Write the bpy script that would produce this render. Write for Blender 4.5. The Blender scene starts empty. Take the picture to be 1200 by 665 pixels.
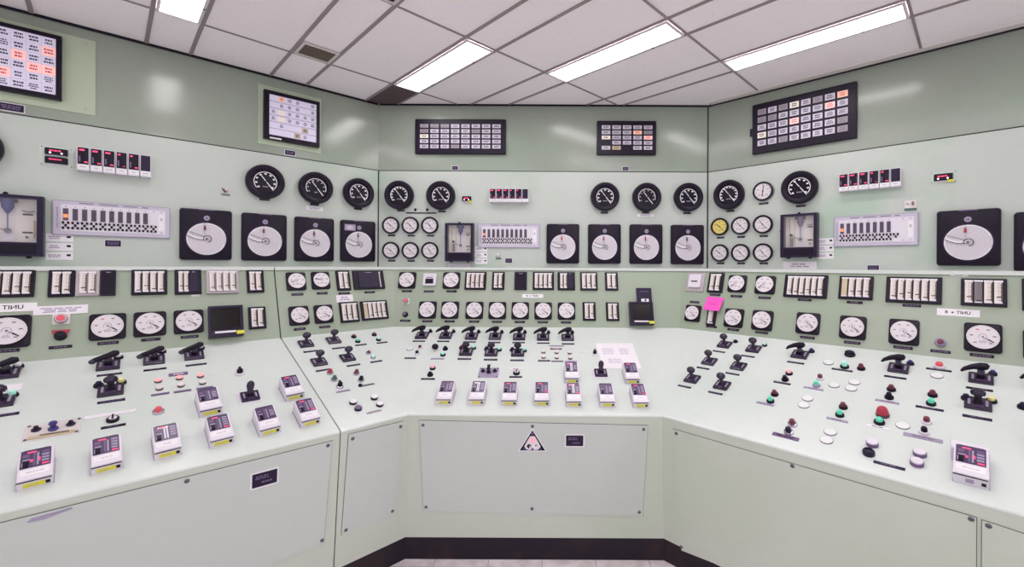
import bpy, math, random
from mathutils import Vector, Matrix
random.seed(7)
COL = bpy.context.scene.collection
# ------------------------------------------------------------------ camera calibration
H = 1.653; F = 512.0; CX = 637.0; CY = 311.5; ROLL = 0.005
cr, sr = math.cos(ROLL), math.sin(ROLL)
CAM = Vector((0, 0, H))
def ray(px, py):
    u, v = px - CX, CY - py
    return Vector((u*cr - v*sr, F, u*sr + v*cr))
# ------------------------------------------------------------------ materials
def lin(c):
    return tuple(((x/255)/12.92 if x/255 <= .04045 else ((x/255+.055)/1.055)**2.4) for x in c) + (1,)
MATS = {}
def mat(name, col, rough=.5, metal=0, emit=0, spec=.5, var=.04, scale=6, bump=0, coat=0):
    m = bpy.data.materials.new(name); m.use_nodes = True
    nt = m.node_tree; b = nt.nodes['Principled BSDF']
    b.inputs['Roughness'].default_value = rough; b.inputs['Metallic'].default_value = metal
    b.inputs['Specular IOR Level'].default_value = spec; b.inputs['Coat Weight'].default_value = coat
    c = lin(col)
    tc = nt.nodes.new('ShaderNodeTexCoord'); n = nt.nodes.new('ShaderNodeTexNoise')
    n.inputs['Scale'].default_value = scale; n.inputs['Detail'].default_value = 3
    nt.links.new(tc.outputs['Object'], n.inputs['Vector'])
    r = nt.nodes.new('ShaderNodeMix'); r.data_type = 'RGBA'
    r.inputs[6].default_value = tuple(max(0, x*(1-var)) for x in c[:3]) + (1,)
    r.inputs[7].default_value = tuple(min(1, x*(1+var)) for x in c[:3]) + (1,)
    nt.links.new(n.outputs['Fac'], r.inputs[0]); nt.links.new(r.outputs[2], b.inputs['Base Color'])
    if emit:
        b.inputs['Emission Strength'].default_value = emit; b.inputs['Emission Color'].default_value = c
    if bump:
        bp = nt.nodes.new('ShaderNodeBump'); bp.inputs['Strength'].default_value = bump; bp.inputs['Distance'].default_value = .002
        n2 = nt.nodes.new('ShaderNodeTexNoise'); n2.inputs['Scale'].default_value = 180
        nt.links.new(tc.outputs['Object'], n2.inputs['Vector'])
        nt.links.new(n2.outputs['Fac'], bp.inputs['Height']); nt.links.new(bp.outputs['Normal'], b.inputs['Normal'])
    MATS[name] = m; return m
mat('black', (24, 14, 34), .35, var=.1, spec=.22)
mat('black_gloss', (20, 12, 30), .25, var=.05, spec=.25)
mat('purple_black', (36, 25, 54), .35, var=.08, spec=.25)
mat('grip_black', (44, 30, 56), .2, var=.15, scale=40, spec=.6)
mat('violet', (112, 88, 128), .4)
mat('face_violet', (74, 56, 92), .3)
mat('lavender', (194, 187, 205), .4)
mat('lavender_pale', (222, 215, 226), .45)
mat('lavender_grey', (160, 148, 175), .4)
mat('white', (234, 231, 235), .5)
mat('cream', (226, 217, 214), .5)
mat('beige', (214, 205, 206), .45)
mat('chart', (206, 199, 208), .5, var=.02)
mat('dial', (222, 215, 220), .5, var=.02)
mat('dial_yellow', (226, 206, 110), .5, var=.02)
mat('grey', (120, 112, 122), .5)
mat('frame_grey', (178, 168, 172), .45)
mat('pale_green', (176, 189, 164), .5)
mat('mint', (200, 212, 202), .4)
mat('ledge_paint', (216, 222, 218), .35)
mat('cover_white', (226, 228, 228), .35)
mat('chrome', (205, 198, 210), .2, .9)
mat('chrome_dull', (170, 164, 172), .3, .6)
mat('steel', (120, 116, 124), .35, .8)
mat('red', (176, 50, 70), .35)
mat('red_dark', (110, 40, 62), .35)
mat('red_lamp', (205, 80, 95), .3, emit=.25)
mat('pink_lamp', (248, 170, 175), .35, emit=.3)
mat('led', (250, 70, 115), .4, emit=.75)
mat('led_white', (255, 225, 230), .4, emit=1.6)
mat('led_dim', (150, 40, 80), .4, emit=.4)
mat('orange_lit', (240, 140, 90), .4, emit=.6)
mat('green_lamp', (85, 200, 165), .3, emit=.25)
mat('green_pale', (160, 225, 208), .3, emit=.2)
mat('green_dark', (70, 100, 95), .3)
mat('blue', (56, 50, 120), .35)
mat('yellow', (222, 218, 60), .5)
mat('yellow_pale', (235, 230, 150), .4)
mat('magenta', (238, 80, 190), .6, emit=0)
mat('paper', (234, 229, 235), .6)
mat('brown', (112, 98, 88), .6)
mat('brown_dark', (84, 66, 72), .6)
mat('win_lit', (205, 198, 220), .4, emit=.28)
mat('win_red', (252, 192, 190), .4, emit=.35)
mat('win_orange', (250, 195, 172), .4, emit=.2)
mat('win_cream', (232, 220, 210), .4, emit=.18)
mat('win_tan', (196, 180, 150), .4)
mat('win_off', (204, 196, 212), .4)
mat('win_grey', (150, 140, 152), .4)
mat('screen', (24, 18, 20), .2, spec=.2)
mat('slot_grey', (66, 58, 72), .5)
mat('ink', (64, 52, 80), .6)
mat('ink_red', (200, 90, 100), .6)
mat('grid_bar', (146, 134, 136), .5)
mat('shadow_gap', (60, 58, 62), .8)

def glass_mat():
    m = bpy.data.materials.new('glass'); m.use_nodes = True; nt = m.node_tree; nt.nodes.clear()
    o = nt.nodes.new('ShaderNodeOutputMaterial'); t = nt.nodes.new('ShaderNodeBsdfTransparent'); g = nt.nodes.new('ShaderNodeBsdfGlossy')
    g.inputs['Roughness'].default_value = .05
    mx = nt.nodes.new('ShaderNodeMixShader'); mx.inputs[0].default_value = .06
    nt.links.new(t.outputs[0], mx.inputs[1]); nt.links.new(g.outputs[0], mx.inputs[2]); nt.links.new(mx.outputs[0], o.inputs[0]); MATS['glass'] = m
glass_mat()

def paint_mat(name, base, alt, rough, spec=.5, scale=1.1, lo=.5, hi=.62, amt=1.0, fine=.03):
    """painted sheet steel: base colour with touched-up areas of a second tint, faint brush texture"""
    m = bpy.data.materials.new(name); m.use_nodes = True; nt = m.node_tree; b = nt.nodes['Principled BSDF']
    b.inputs['Roughness'].default_value = rough; b.inputs['Specular IOR Level'].default_value = spec
    tc = nt.nodes.new('ShaderNodeTexCoord'); n = nt.nodes.new('ShaderNodeTexNoise')
    n.inputs['Scale'].default_value = scale; n.inputs['Detail'].default_value = 4
    nt.links.new(tc.outputs['Object'], n.inputs['Vector'])
    mr = nt.nodes.new('ShaderNodeMapRange'); mr.inputs[1].default_value = lo; mr.inputs[2].default_value = hi; mr.inputs[4].default_value = amt
    nt.links.new(n.outputs['Fac'], mr.inputs[0])
    mx = nt.nodes.new('ShaderNodeMix'); mx.data_type = 'RGBA'; mx.inputs[6].default_value = lin(base); mx.inputs[7].default_value = lin(alt)
    nt.links.new(mr.outputs[0], mx.inputs[0])
    n2 = nt.nodes.new('ShaderNodeTexNoise'); n2.inputs['Scale'].default_value = 25; n2.inputs['Detail'].default_value = 5
    nt.links.new(tc.outputs['Object'], n2.inputs['Vector'])
    mr2 = nt.nodes.new('ShaderNodeMapRange'); mr2.inputs[3].default_value = 1-fine; mr2.inputs[4].default_value = 1+fine
    nt.links.new(n2.outputs['Fac'], mr2.inputs[0])
    mul = nt.nodes.new('ShaderNodeVectorMath'); mul.operation = 'SCALE'
    nt.links.new(mx.outputs[2], mul.inputs[0]); nt.links.new(mr2.outputs[0], mul.inputs['Scale'])
    nt.links.new(mul.outputs[0], b.inputs['Base Color'])
    bp = nt.nodes.new('ShaderNodeBump'); bp.inputs['Strength'].default_value = .08; bp.inputs['Distance'].default_value = .002
    nt.links.new(n2.outputs['Fac'], bp.inputs['Height']); nt.links.new(bp.outputs['Normal'], b.inputs['Normal'])
    MATS[name] = m
paint_mat('wall_paint', (190, 197, 190), (172, 192, 176), .36, lo=.54, hi=.66, scale=1.6)
paint_mat('wall_upper', (148, 156, 145), (150, 162, 149), .17, spec=.35)
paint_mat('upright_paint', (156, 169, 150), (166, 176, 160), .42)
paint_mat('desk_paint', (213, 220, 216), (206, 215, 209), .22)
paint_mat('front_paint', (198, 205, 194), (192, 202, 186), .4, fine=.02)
paint_mat('panel_paint', (197, 203, 200), (192, 200, 194), .4, fine=.02)
paint_mat('kick_paint', (28, 18, 34), (42, 28, 36), .35, scale=5, spec=.3)

def ceiling_mat():
    m = bpy.data.materials.new('ceiling_tile'); m.use_nodes = True; nt = m.node_tree; b = nt.nodes['Principled BSDF']
    b.inputs['Roughness'].default_value = .9
    tc = nt.nodes.new('ShaderNodeTexCoord'); n = nt.nodes.new('ShaderNodeTexVoronoi'); n.inputs['Scale'].default_value = 55
    nt.links.new(tc.outputs['Object'], n.inputs['Vector'])
    n3 = nt.nodes.new('ShaderNodeTexNoise'); n3.inputs['Scale'].default_value = 30; nt.links.new(tc.outputs['Object'], n3.inputs['Vector'])
    cr_ = nt.nodes.new('ShaderNodeValToRGB'); e = cr_.color_ramp.elements
    e[0].position = .08; e[0].color = lin((215, 203, 208)); e[1].position = .2; e[1].color = lin((248, 240, 244))
    ad = nt.nodes.new('ShaderNodeMath'); ad.operation = 'MULTIPLY_ADD'; ad.inputs[1].default_value = .55
    nt.links.new(n3.outputs['Fac'], ad.inputs[0]); ad.inputs[2].default_value = -.22
    s = nt.nodes.new('ShaderNodeMath'); s.operation = 'ADD'
    nt.links.new(n.outputs['Distance'], s.inputs[0]); nt.links.new(ad.outputs[0], s.inputs[1])
    nt.links.new(s.outputs[0], cr_.inputs[0]); nt.links.new(cr_.outputs[0], b.inputs['Base Color'])
    MATS['ceiling_tile'] = m
ceiling_mat()
def floor_mat():
    m = bpy.data.materials.new('floor_tile'); m.use_nodes = True; nt = m.node_tree; b = nt.nodes['Principled BSDF']
    b.inputs['Roughness'].default_value = .25
    tc = nt.nodes.new('ShaderNodeTexCoord'); n = nt.nodes.new('ShaderNodeTexNoise'); n.inputs['Scale'].default_value = 14; n.inputs['Detail'].default_value = 8
    nt.links.new(tc.outputs['Object'], n.inputs['Vector'])
    cr_ = nt.nodes.new('ShaderNodeValToRGB'); e = cr_.color_ramp.elements
    e[0].position = .35; e[0].color = lin((222, 210, 212)); e[1].position = .62; e[1].color = lin((246, 238, 240))
    bk = nt.nodes.new('ShaderNodeTexBrick'); bk.offset = 0; bk.inputs['Scale'].default_value = 1
    bk.inputs['Brick Width'].default_value = .3; bk.inputs['Row Height'].default_value = .3; bk.inputs['Mortar Size'].default_value = .0015
    bk.inputs['Mortar'].default_value = lin((160, 140, 150))
    nt.links.new(tc.outputs['Object'], bk.inputs['Vector'])
    nt.links.new(n.outputs['Fac'], cr_.inputs[0]); nt.links.new(cr_.outputs[0], bk.inputs['Color1']); nt.links.new(cr_.outputs[0], bk.inputs['Color2'])
    nt.links.new(bk.outputs['Color'], b.inputs['Base Color']); MATS['floor_tile'] = m
floor_mat()
def light_mat():
    m = bpy.data.materials.new('diffuser_lit'); m.use_nodes = True; nt = m.node_tree; b = nt.nodes['Principled BSDF']
    b.inputs['Base Color'].default_value = lin((225, 220, 240))
    tc = nt.nodes.new('ShaderNodeTexCoord'); w = nt.nodes.new('ShaderNodeTexWave'); w.bands_direction = 'Y'; w.inputs['Scale'].default_value = 14
    nt.links.new(tc.outputs['Object'], w.inputs['Vector'])
    mr = nt.nodes.new('ShaderNodeMapRange'); mr.inputs[3].default_value = .9; mr.inputs[4].default_value = 1.1
    nt.links.new(w.outputs['Fac'], mr.inputs[0])
    ml = nt.nodes.new('ShaderNodeMath'); ml.operation = 'MULTIPLY'; ml.inputs[1].default_value = LIGHT_E
    nt.links.new(mr.outputs[0], ml.inputs[0]); nt.links.new(ml.outputs[0], b.inputs['Emission Strength'])
    b.inputs['Emission Color'].default_value = lin((248, 243, 244)); MATS['diffuser_lit'] = m
LIGHT_E = 15.6
light_mat()

# ------------------------------------------------------------------ mesh builder
class MB:
    def __init__(s): s.v = []; s.f = []; s.m = []; s.sm = []; s.mats = []
    def mi(s, name):
        if name not in s.mats: s.mats.append(name)
        return s.mats.index(name)
    def add(s, vs, fs, m, smooth=False):
        b = len(s.v); k = s.mi(m); s.v += [Vector(p) for p in vs]
        for f in fs: s.f.append([b+i for i in f]); s.m.append(k); s.sm.append(smooth)
        return s
    def box(s, x0, x1, y0, y1, z0, z1, m):
        v = [(x0,y0,z0),(x1,y0,z0),(x1,y1,z0),(x0,y1,z0),(x0,y0,z1),(x1,y0,z1),(x1,y1,z1),(x0,y1,z1)]
        return s.add(v, [(3,2,1,0),(4,5,6,7),(0,1,5,4),(1,2,6,5),(2,3,7,6),(3,0,4,7)], m)
    def cbox(s, cx, cy, w, h, z0, z1, m): return s.box(cx-w/2, cx+w/2, cy-h/2, cy+h/2, z0, z1, m)
    def prism(s, pts, z0, z1, m, smooth=False, bev=0):
        n = len(pts)
        if bev:
            cx = sum(p[0] for p in pts)/n; cy = sum(p[1] for p in pts)/n
            hw = max(abs(p[0]-cx) for p in pts); hh = max(abs(p[1]-cy) for p in pts)
            ins = [(cx+(p[0]-cx)*(1-bev/hw), cy+(p[1]-cy)*(1-bev/hh)) for p in pts]
            mid = [(cx+(p[0]-cx)*(1-.3*bev/hw), cy+(p[1]-cy)*(1-.3*bev/hh)) for p in pts]
            rings = [(pts, z0), (pts, z1-bev), (mid, z1-.3*bev), (ins, z1)]
        else: rings = [(pts, z0), (pts, z1)]
        v = [(p[0], p[1], z) for r, z in rings for p in r]; f = []
        for k in range(len(rings)-1):
            for i in range(n):
                j = (i+1) % n; f.append((k*n+i, k*n+j, (k+1)*n+j, (k+1)*n+i))
        s.add(v, f, m, smooth)
        b = len(s.v)-len(v); kk = s.mi(m)
        s.f.append([b+i for i in reversed(range(n))]); s.m.append(kk); s.sm.append(False)
        L = (len(rings)-1)*n
        s.f.append([b+L+i for i in range(n)]); s.m.append(kk); s.sm.append(False)
        return s
    def rbox(s, cx, cy, w, h, r, z0, z1, m, bev=0, n=5):
        pts = []
        for (sx, sy, a0) in ((1,1,0), (-1,1,90), (-1,-1,180), (1,-1,270)):
            for k in range(n):
                a = math.radians(a0+90*k/(n-1)); pts.append((cx+sx*(w/2-r)+r*math.cos(a), cy+sy*(h/2-r)+r*math.sin(a)))
        return s.prism(pts, z0, z1, m, False, bev)
    def frame(s, cx, cy, w, h, t, z0, z1, m):
        s.box(cx-w/2, cx+w/2, cy+h/2-t, cy+h/2, z0, z1, m); s.box(cx-w/2, cx+w/2, cy-h/2, cy-h/2+t, z0, z1, m)
        s.box(cx-w/2, cx-w/2+t, cy-h/2+t, cy+h/2-t, z0, z1, m); s.box(cx+w/2-t, cx+w/2, cy-h/2+t, cy+h/2-t, z0, z1, m); return s
    def lathe(s, prof, m, cx=0, cy=0, n=24, sx=1, sy=1, z=0):
        """profile of (r, z) turned about the local z axis; closed by fans where r = 0"""
        v = []; f = []; idx = []
        for r, zz in prof:
            if r < 1e-6: idx.append([len(v)]); v.append((cx, cy, zz+z))
            else:
                idx.append(list(range(len(v), len(v)+n)))
                for k in range(n):
                    a = 2*math.pi*k/n; v.append((cx+r*sx*math.cos(a), cy+r*sy*math.sin(a), zz+z))
        for a, b in zip(idx, idx[1:]):
            for k in range(n):
                k2 = (k+1) % n
                if len(a) == 1 and len(b) == 1: continue
                if len(a) == 1: f.append((a[0], b[k2], b[k])[::-1])
                elif len(b) == 1: f.append((a[k], a[k2], b[0]))
                else: f.append((a[k], a[k2], b[k2], b[k]))
        if len(idx[0]) > 1: f.append(tuple(reversed(idx[0])))
        if len(idx[-1]) > 1: f.append(tuple(idx[-1]))
        return s.add(v, f, m, True)
    def disc(s, r, z0, z1, m, cx=0, cy=0, n=24): return s.lathe([(r, z0), (r, z1)], m, cx, cy, n)
    def bar(s, x0, y0, x1, y1, w, z0, z1, m, w2=None):
        d = Vector((x1-x0, y1-y0)); L = d.length or 1e-6; px, py = -d.y/L, d.x/L; w2 = w if w2 is None else w2
        return s.prism([(x0-px*w/2, y0-py*w/2), (x1-px*w2/2, y1-py*w2/2), (x1+px*w2/2, y1+py*w2/2), (x0+px*w/2, y0+py*w/2)], z0, z1, m)
    def arc(s, r, w, a0, a1, z0, z1, m, n=20, cx=0, cy=0):
        v = []; f = []
        for k in range(n+1):
            a = math.radians(a0+(a1-a0)*k/n)
            for rr in (r-w/2, r+w/2): v.append((cx+rr*math.cos(a), cy+rr*math.sin(a), z1))
        for k in range(n): f.append((2*k, 2*k+1, 2*k+3, 2*k+2) if a1 > a0 else (2*k, 2*k+2, 2*k+3, 2*k+1))
        return s.add(v, f, m)
    def tube(s, pts, rad, m, n=10, flat=1.0):
        P = [Vector(p) for p in pts]
        if not isinstance(rad, (list, tuple)): rad = [rad]*len(P)
        rings = []; v = []
        for i, p in enumerate(P):
            t = (P[min(i+1, len(P)-1)]-P[max(i-1, 0)]).normalized()
            up = Vector((0, 0, 1)) if abs(t.z) < .9 else Vector((0, 1, 0))
            a = t.cross(up).normalized(); b = a.cross(t).normalized()
            rings.append(list(range(len(v), len(v)+n)))
            for k in range(n):
                q = 2*math.pi*k/n; v.append(p+a*math.cos(q)*rad[i]+b*math.sin(q)*rad[i]*flat)
        f = []
        for r1, r2 in zip(rings, rings[1:]):
            for k in range(n):
                j = (k+1) % n; f.append((r1[k], r2[k], r2[j], r1[j]))
        f.append(tuple(rings[0])); f.append(tuple(reversed(rings[-1])))
        return s.add(v, f, m, True)
    def ball(s, c, rx, ry, rz, m, n=18, k=10):
        prof = [(math.sin(math.pi*i/k), -math.cos(math.pi*i/k)) for i in range(k+1)]
        b = len(s.v); s.lathe([(max(0, r) if 0 < i < k else 0, z) for i, (r, z) in enumerate(prof)], m, n=n)
        for j in range(b, len(s.v)):
            q = s.v[j]; s.v[j] = Vector((c[0]+q.x*rx, c[1]+q.y*ry, c[2]+q.z*rz))
        return s
    def squig(s, cx, cy, w, h, lines, z, m, seed=0, t=.0006):
        """illegible small print: rows of short dashes"""
        rnd = random.Random(seed); lh = h/lines
        for i in range(lines):
            y = cy+h/2-lh*(i+.5); ww = w*rnd.uniform(.6, 1); x = cx-ww/2
            while x < cx+ww/2:
                L = min(rnd.uniform(.12, .3)*w, cx+ww/2-x)
                if L > .03*w: s.box(x, x+L, y-lh*.28, y+lh*.28, z, z+t, m)
                x += L+.05*w
        return s
    def mesh(s, name):
        me = bpy.data.meshes.new(name); me.from_pydata([tuple(p) for p in s.v], [], s.f)
        for k in s.mats: me.materials.append(MATS[k])
        for i, p in enumerate(me.polygons): p.material_index = s.m[i]; p.use_smooth = s.sm[i]
        me.validate(); me.update()
        if any(s.sm): me.set_sharp_from_angle(angle=math.radians(38))
        return me
def link(name, me, parent=None, mw=None):
    o = bpy.data.objects.new(name, me); COL.objects.link(o)
    if parent: o.parent = parent
    if mw is not None: o.matrix_world = mw
    return o
LABELS = {}
def tag(o, label, cat, group=None):
    n = len(label.split()); assert 4 <= n <= 16, (n, label)
    if label in LABELS: print('DUPLICATE LABEL', label)
    LABELS[label] = 1
    o['label'] = label; o['category'] = cat
    if group: o['group'] = group
    return o
CACHE = {}
def thing(key, name, mw, label, cat, group, build):
    """build() returns [(part name, MB, [(sub name, MB)...], part label)] or a single MB; meshes are shared between copies"""
    if key not in CACHE:
        r = build()
        if isinstance(r, MB): CACHE[key] = r.mesh(name)
        else: CACHE[key] = [(p[0], p[1].mesh(p[0]), [(q[0], q[1].mesh(q[0])) for q in (p[2] if len(p) > 2 else [])], p[3] if len(p) > 3 else None) for p in r]
    c = CACHE[key]
    if isinstance(c, bpy.types.Mesh): o = link(name, c, None, mw)
    else:
        o = link(name, None, None, mw); o.empty_display_size = .02
        for pn, me, subs, pl in c:
            p = link(pn, me, o)
            if pl: p['label'] = pl
            for sn, sme in subs: link(sn, sme, p)
    return tag(o, label, cat, group)
# ------------------------------------------------------------------ surfaces of the place
class Facet:
    def __init__(s, p, ex, up):
        s.o = Vector(p); s.ex = Vector(ex).normalized(); s.ey = Vector(up).normalized(); s.n = s.ex.cross(s.ey).normalized()
        s.ey = s.n.cross(s.ex).normalized()
    def hit(s, px, py, lift=0):
        d = ray(px, py); o = s.o + s.n*lift; t = (o-CAM).dot(s.n)/d.dot(s.n); return CAM+d*t-s.n*lift
    def st(s, p): q = p-s.o; return q.dot(s.ex), q.dot(s.ey)
    def mw(s, p, rot=0, off=0):
        M = Matrix((s.ex, s.ey, s.n)).transposed().to_4x4(); M.translation = p+s.n*off
        return M @ Matrix.Rotation(math.radians(rot), 4, 'Z')
    def at(s, px, py, rot=0, off=0, lift=0): return s.mw(s.hit(px, py, lift), rot, off)
    def rect(s, x0, y0, x1, y1, dy=0):
        """centre matrix, width, height of a rectangle seen with those pixel extents (dy = right-edge drop of the centre line)"""
        cx, cy = (x0+x1)/2, (y0+y1)/2
        a = s.st(s.hit(x0, cy-dy/2)); b = s.st(s.hit(x1, cy+dy/2)); c = s.st(s.hit(cx, y0)); d = s.st(s.hit(cx, y1))
        w = b[0]-a[0]; h = c[1]-d[1]; p = s.o+s.ex*((a[0]+b[0])/2)+s.ey*((c[1]+d[1])/2)
        return s.mw(p), w, h
WORLD_E = 1.0; EXPO = 0.0
# ------------------------------------------------------------------ geometry of room and consoles
aW = math.radians(43.45); aR = math.radians(45); aL = math.radians(42)
def dl(a): return Vector((math.cos(a), math.sin(a), 0))
def dr(a): return Vector((math.cos(a), -math.sin(a), 0))
Z = Vector((0, 0, 1)); X = Vector((1, 0, 0))
def perp(e): return Vector((-e.y, e.x, 0))
WCL = Vector((-1.421, 3.75, 0)); WCR = Vector((1.406, 3.75, 0))
W_C = Facet(WCL, X, Z); W_L = Facet(WCL, dl(aW), Z); W_R = Facet(WCR, dr(aW), Z)
A0 = Vector((-.739, 2.38, 0)); C0 = Vector((.651, 2.38, 0)); S0 = Vector((-.987, 2.132, 0))
DZ = .92; DT = 1.07
h0, hb, ht = H-.812, H-.467, H-.02
def fac(p0, e, d, h, d2, h2):
    q = perp(e); return Facet(p0+q*d+Z*h, e, q*(d2-d)+Z*(h2-h))
D_L, D_N, D_C, D_R = [fac(p, e, 0, h0, DZ, hb) for p, e in ((S0, dl(aL)), (A0, dl(aR)), (A0, X), (C0, dr(aR)))]
G_L, G_N, G_C, G_R = [fac(p, e, DZ, hb, DT, ht) for p, e in ((S0, dl(aL)), (A0, dl(aR)), (A0, X), (C0, dr(aR)))]
F_L, F_N, F_C, F_R = [fac(p, e, .075, H-1.531, -.001, h0-.0165) for p, e in ((S0, dl(aL)), (A0, dl(aR)), (A0, X), (C0, dr(aR)))]
ZC = H+1.381; ZS = H+.809
def struct(name, mb, parent=None):
    o = link(name, mb.mesh(name), parent)
    if not parent: o['kind'] = 'structure'
    return o
T = .08
# floor and ceiling follow the wall line
Lend = WCL-dl(aW)*5.2; Rend = WCR+dr(aW)*5.2
def slab(z0, z1, m, back):
    pts = [(Lend.x, Lend.y), (Lend.x, back), (Rend.x, back), (Rend.x, Rend.y), (WCR.x, WCR.y), (WCL.x, WCL.y)]
    return MB().prism(pts, z0, z1, m)
struct('floor', slab(-.05, -.007, 'floor_tile', -1.5))
struct('ceiling', slab(ZC, ZC+.06, 'ceiling_tile', -3))
def wall(name, fc, s0, s1, grooves=()):
    b = MB()
    def q(s, z, t): return fc.o+fc.ex*s+Z*z-fc.n*t
    def bx(sa, sb, za, zb, ta, tb, m):
        v = [q(sa, za, tb), q(sb, za, tb), q(sb, zb, tb), q(sa, zb, tb), q(sa, za, ta), q(sb, za, ta), q(sb, zb, ta), q(sa, zb, ta)]
        b.add(v, [(3,2,1,0),(4,5,6,7),(0,1,5,4),(1,2,6,5),(2,3,7,6),(3,0,4,7)], m)
    g = .0035
    bx(s0, s1, -.05, ZS-g, 0, T, 'wall_paint'); bx(s0, s1, ZS+g, ZC, 0, T, 'wall_upper'); bx(s0, s1, ZS-g, ZS+g, .006, T, 'shadow_gap')
    return struct(name, b)
WW = WCR.x-WCL.x
wall('wall_back', W_C, .0004, WW-.0004); wall('wall_left', W_L, -5.2, -.0004); wall('wall_right', W_R, .0004, 5.2)
fill = MB().prism([(WCL.x-.005, WCL.y-.0015), (WCL.x+.005, WCL.y-.0015), (WCL.x+.004, WCL.y+.05), (WCL.x-.004, WCL.y+.05)], ZS, ZC, 'wall_upper'); struct('trim_8', fill)
# dark cover strips where the wall boards meet, and the dark angle under the ceiling
def vstrip(name, p, z0, z1, w, m, d=.004):
    b = MB(); b.prism([(p.x-w/2, p.y-d), (p.x+w/2, p.y-d), (p.x+w/2, p.y+.05), (p.x-w/2, p.y+.05)], z0, z1, m); return struct(name, b)
vstrip('trim_1', WCL, ht-.01, ZS, .012, 'shadow_gap'); vstrip('trim_2', WCR, ht-.01, ZC, .014, 'shadow_gap')
def edge_trim(name, fc, s0, s1, z0, z1, d, m):
    b = MB(); v = []
    for s in (s0, s1):
        for z in (z0, z1):
            for t in (0, d): v.append(fc.o+fc.ex*s+Z*z+fc.n*t)
    b.add(v, [(0,1,3,2), (4,6,7,5), (0,4,5,1), (2,3,7,6), (1,5,7,3), (0,2,6,4)], m); return struct(name, b)
edge_trim('trim_3', W_C, .01, WW-.01, ZC-.013, ZC-.0005, .012, 'black'); edge_trim('trim_4', W_L, -5.2, -.008, ZC-.014, ZC-.0005, .012, 'black')
edge_trim('trim_5', W_R, .008, 5.2, ZC-.014, ZC-.0005, .012, 'black')
edge_trim('trim_6', W_R, .03, 5.2, ZC-.006, ZC-.0002, .075, 'cream')
# ceiling grid: two families of bars at 45 degrees to the back wall
R2 = math.sqrt(.5)
def pq(p, q): return Vector(((p-q)*R2, (p+q)*R2, 0))
PL = [.17, .385, .84, 1.08, 1.53, 1.76, 2.2, 2.43, 2.9, 3.12]
for k in range(1, 7): PL += [.17-.683*k, .385-.683*k]
QL = [.27+.966*k for k in range(-5, 5)]
def inside(P, m=.0):
    return (P-WCL).dot(W_C.n) > m and (P-WCL).dot(W_L.n) > m and (P-WCR).dot(W_R.n) > m and P.y > -2.99 and abs(P.x) < 5
def clip(fixed, isP):
    ts = [t*.01 for t in range(-700, 700)]
    ok = [t for t in ts if inside(pq(fixed, t) if isP else pq(t, fixed), .004)]
    return (min(ok), max(ok)) if ok else None
grid = MB()
for vals, isP in ((PL, True), (QL, False)):
    for f in vals:
        c = clip(f, isP)
        if not c: continue
        a, b_ = (pq(f, c[0]), pq(f, c[1])) if isP else (pq(c[0], f), pq(c[1], f))
        wd = .02 if isP else .013
        grid.bar(a.x, a.y, b_.x, b_.y, wd, ZC-(.006 if isP else .0055), ZC-.0005, 'grid_bar')
g_ = struct('trim_7', grid)
def fixture(p0, p1, q0, q1, label, group='ceiling light fixtures'):
    c = pq((p0+p1)/2, (q0+q1)/2); w = p1-p0-.025; L = q1-q0-.02
    M = Matrix.Translation((c.x, c.y, ZC-.0065)) @ Matrix.Rotation(math.radians(45), 4, 'Z') @ Matrix.Rotation(math.pi, 4, 'X')
    def build():
        fr = MB().frame(0, 0, w, L, .014, -.001, .008, 'beige')
        for s in (-.28, .28): fr.disc(.006, .008, .011, 'black', w/2-.007, s*L, 8)
        df = MB().prism([(-w/2+.014, -L/2+.014), (w/2-.014, -L/2+.014), (w/2-.014, L/2-.014), (-w/2+.014, L/2-.014)], -.001, .004, 'diffuser_lit', bev=.0)
        return [('frame', fr), ('diffuser', df)]
    thing(('fix', round(w, 3), round(L, 3)), 'ceiling_light', M, label, 'ceiling light', group, build)
# p runs away to the right, q away to the left; local y of the fixture is the q direction
fixture(1.53, 1.76, 2.202, 3.168, 'long ceiling light ending at the dark brown tile near the wall corner')
fixture(2.2, 2.43, 1.236, 2.202, 'long ceiling light above the middle of the back wall')
fixture(2.9, 3.12, .27, 1.236, 'long ceiling light running along the right wall annunciator side')
fixture(.17, .385, 2.202, 3.168, 'long ceiling light cut by the top edge above left wall')
for i, (p, q) in enumerate([(.17, .27), (1.53, .27), (.17, 1.236-.966*2), (1.53, -.696), (2.9, -1.662), (-1.196, 2.202), (-1.196, .27), (-1.196, -1.662), (.17, -2.628)]):
    p1 = {.17: .385, 1.53: 1.76, 2.9: 3.12, -1.196: -.981}[p]
    fixture(p, p1, q, q+.966, ['first', 'second', 'third', 'fourth', 'fifth', 'sixth', 'seventh', 'eighth', 'ninth'][i]+' long ceiling light overhead, out of the picture frame')
def vent(p0, p1, q0, q1, label, m, slats=True, name='ceiling_vent', fr='beige'):
    c = pq((p0+p1)/2, (q0+q1)/2); w = p1-p0; L = q1-q0
    M = Matrix.Translation((c.x, c.y, ZC-.0062)) @ Matrix.Rotation(math.radians(45), 4, 'Z') @ Matrix.Rotation(math.pi, 4, 'X')
    def build():
        f = MB().frame(0, 0, w, L, .016, -.001, .006, fr); g = MB().box(-w/2+.016, w/2-.016, -L/2+.016, L/2-.016, -.0005, .001, m)
        k = 11
        for i in range(k):
            y = -L/2+.02+(L-.04)*(i+.5)/k; g.box(-w/2+.016, w/2-.016, y-.003, y+.003, .001, .004, m)
        return [('frame', f), ('grille', g)]
    thing(('vent', label), name, M, label, 'vent', None, build)
vent(.852, 1.068, 2.955, 3.15, 'brown slatted vent grille in the ceiling above the left wall', 'brown')
vent(.852, 1.068, 1.93, 2.19, 'dark ceiling vent in a pale frame at the top picture edge', 'purple_black')
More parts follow.
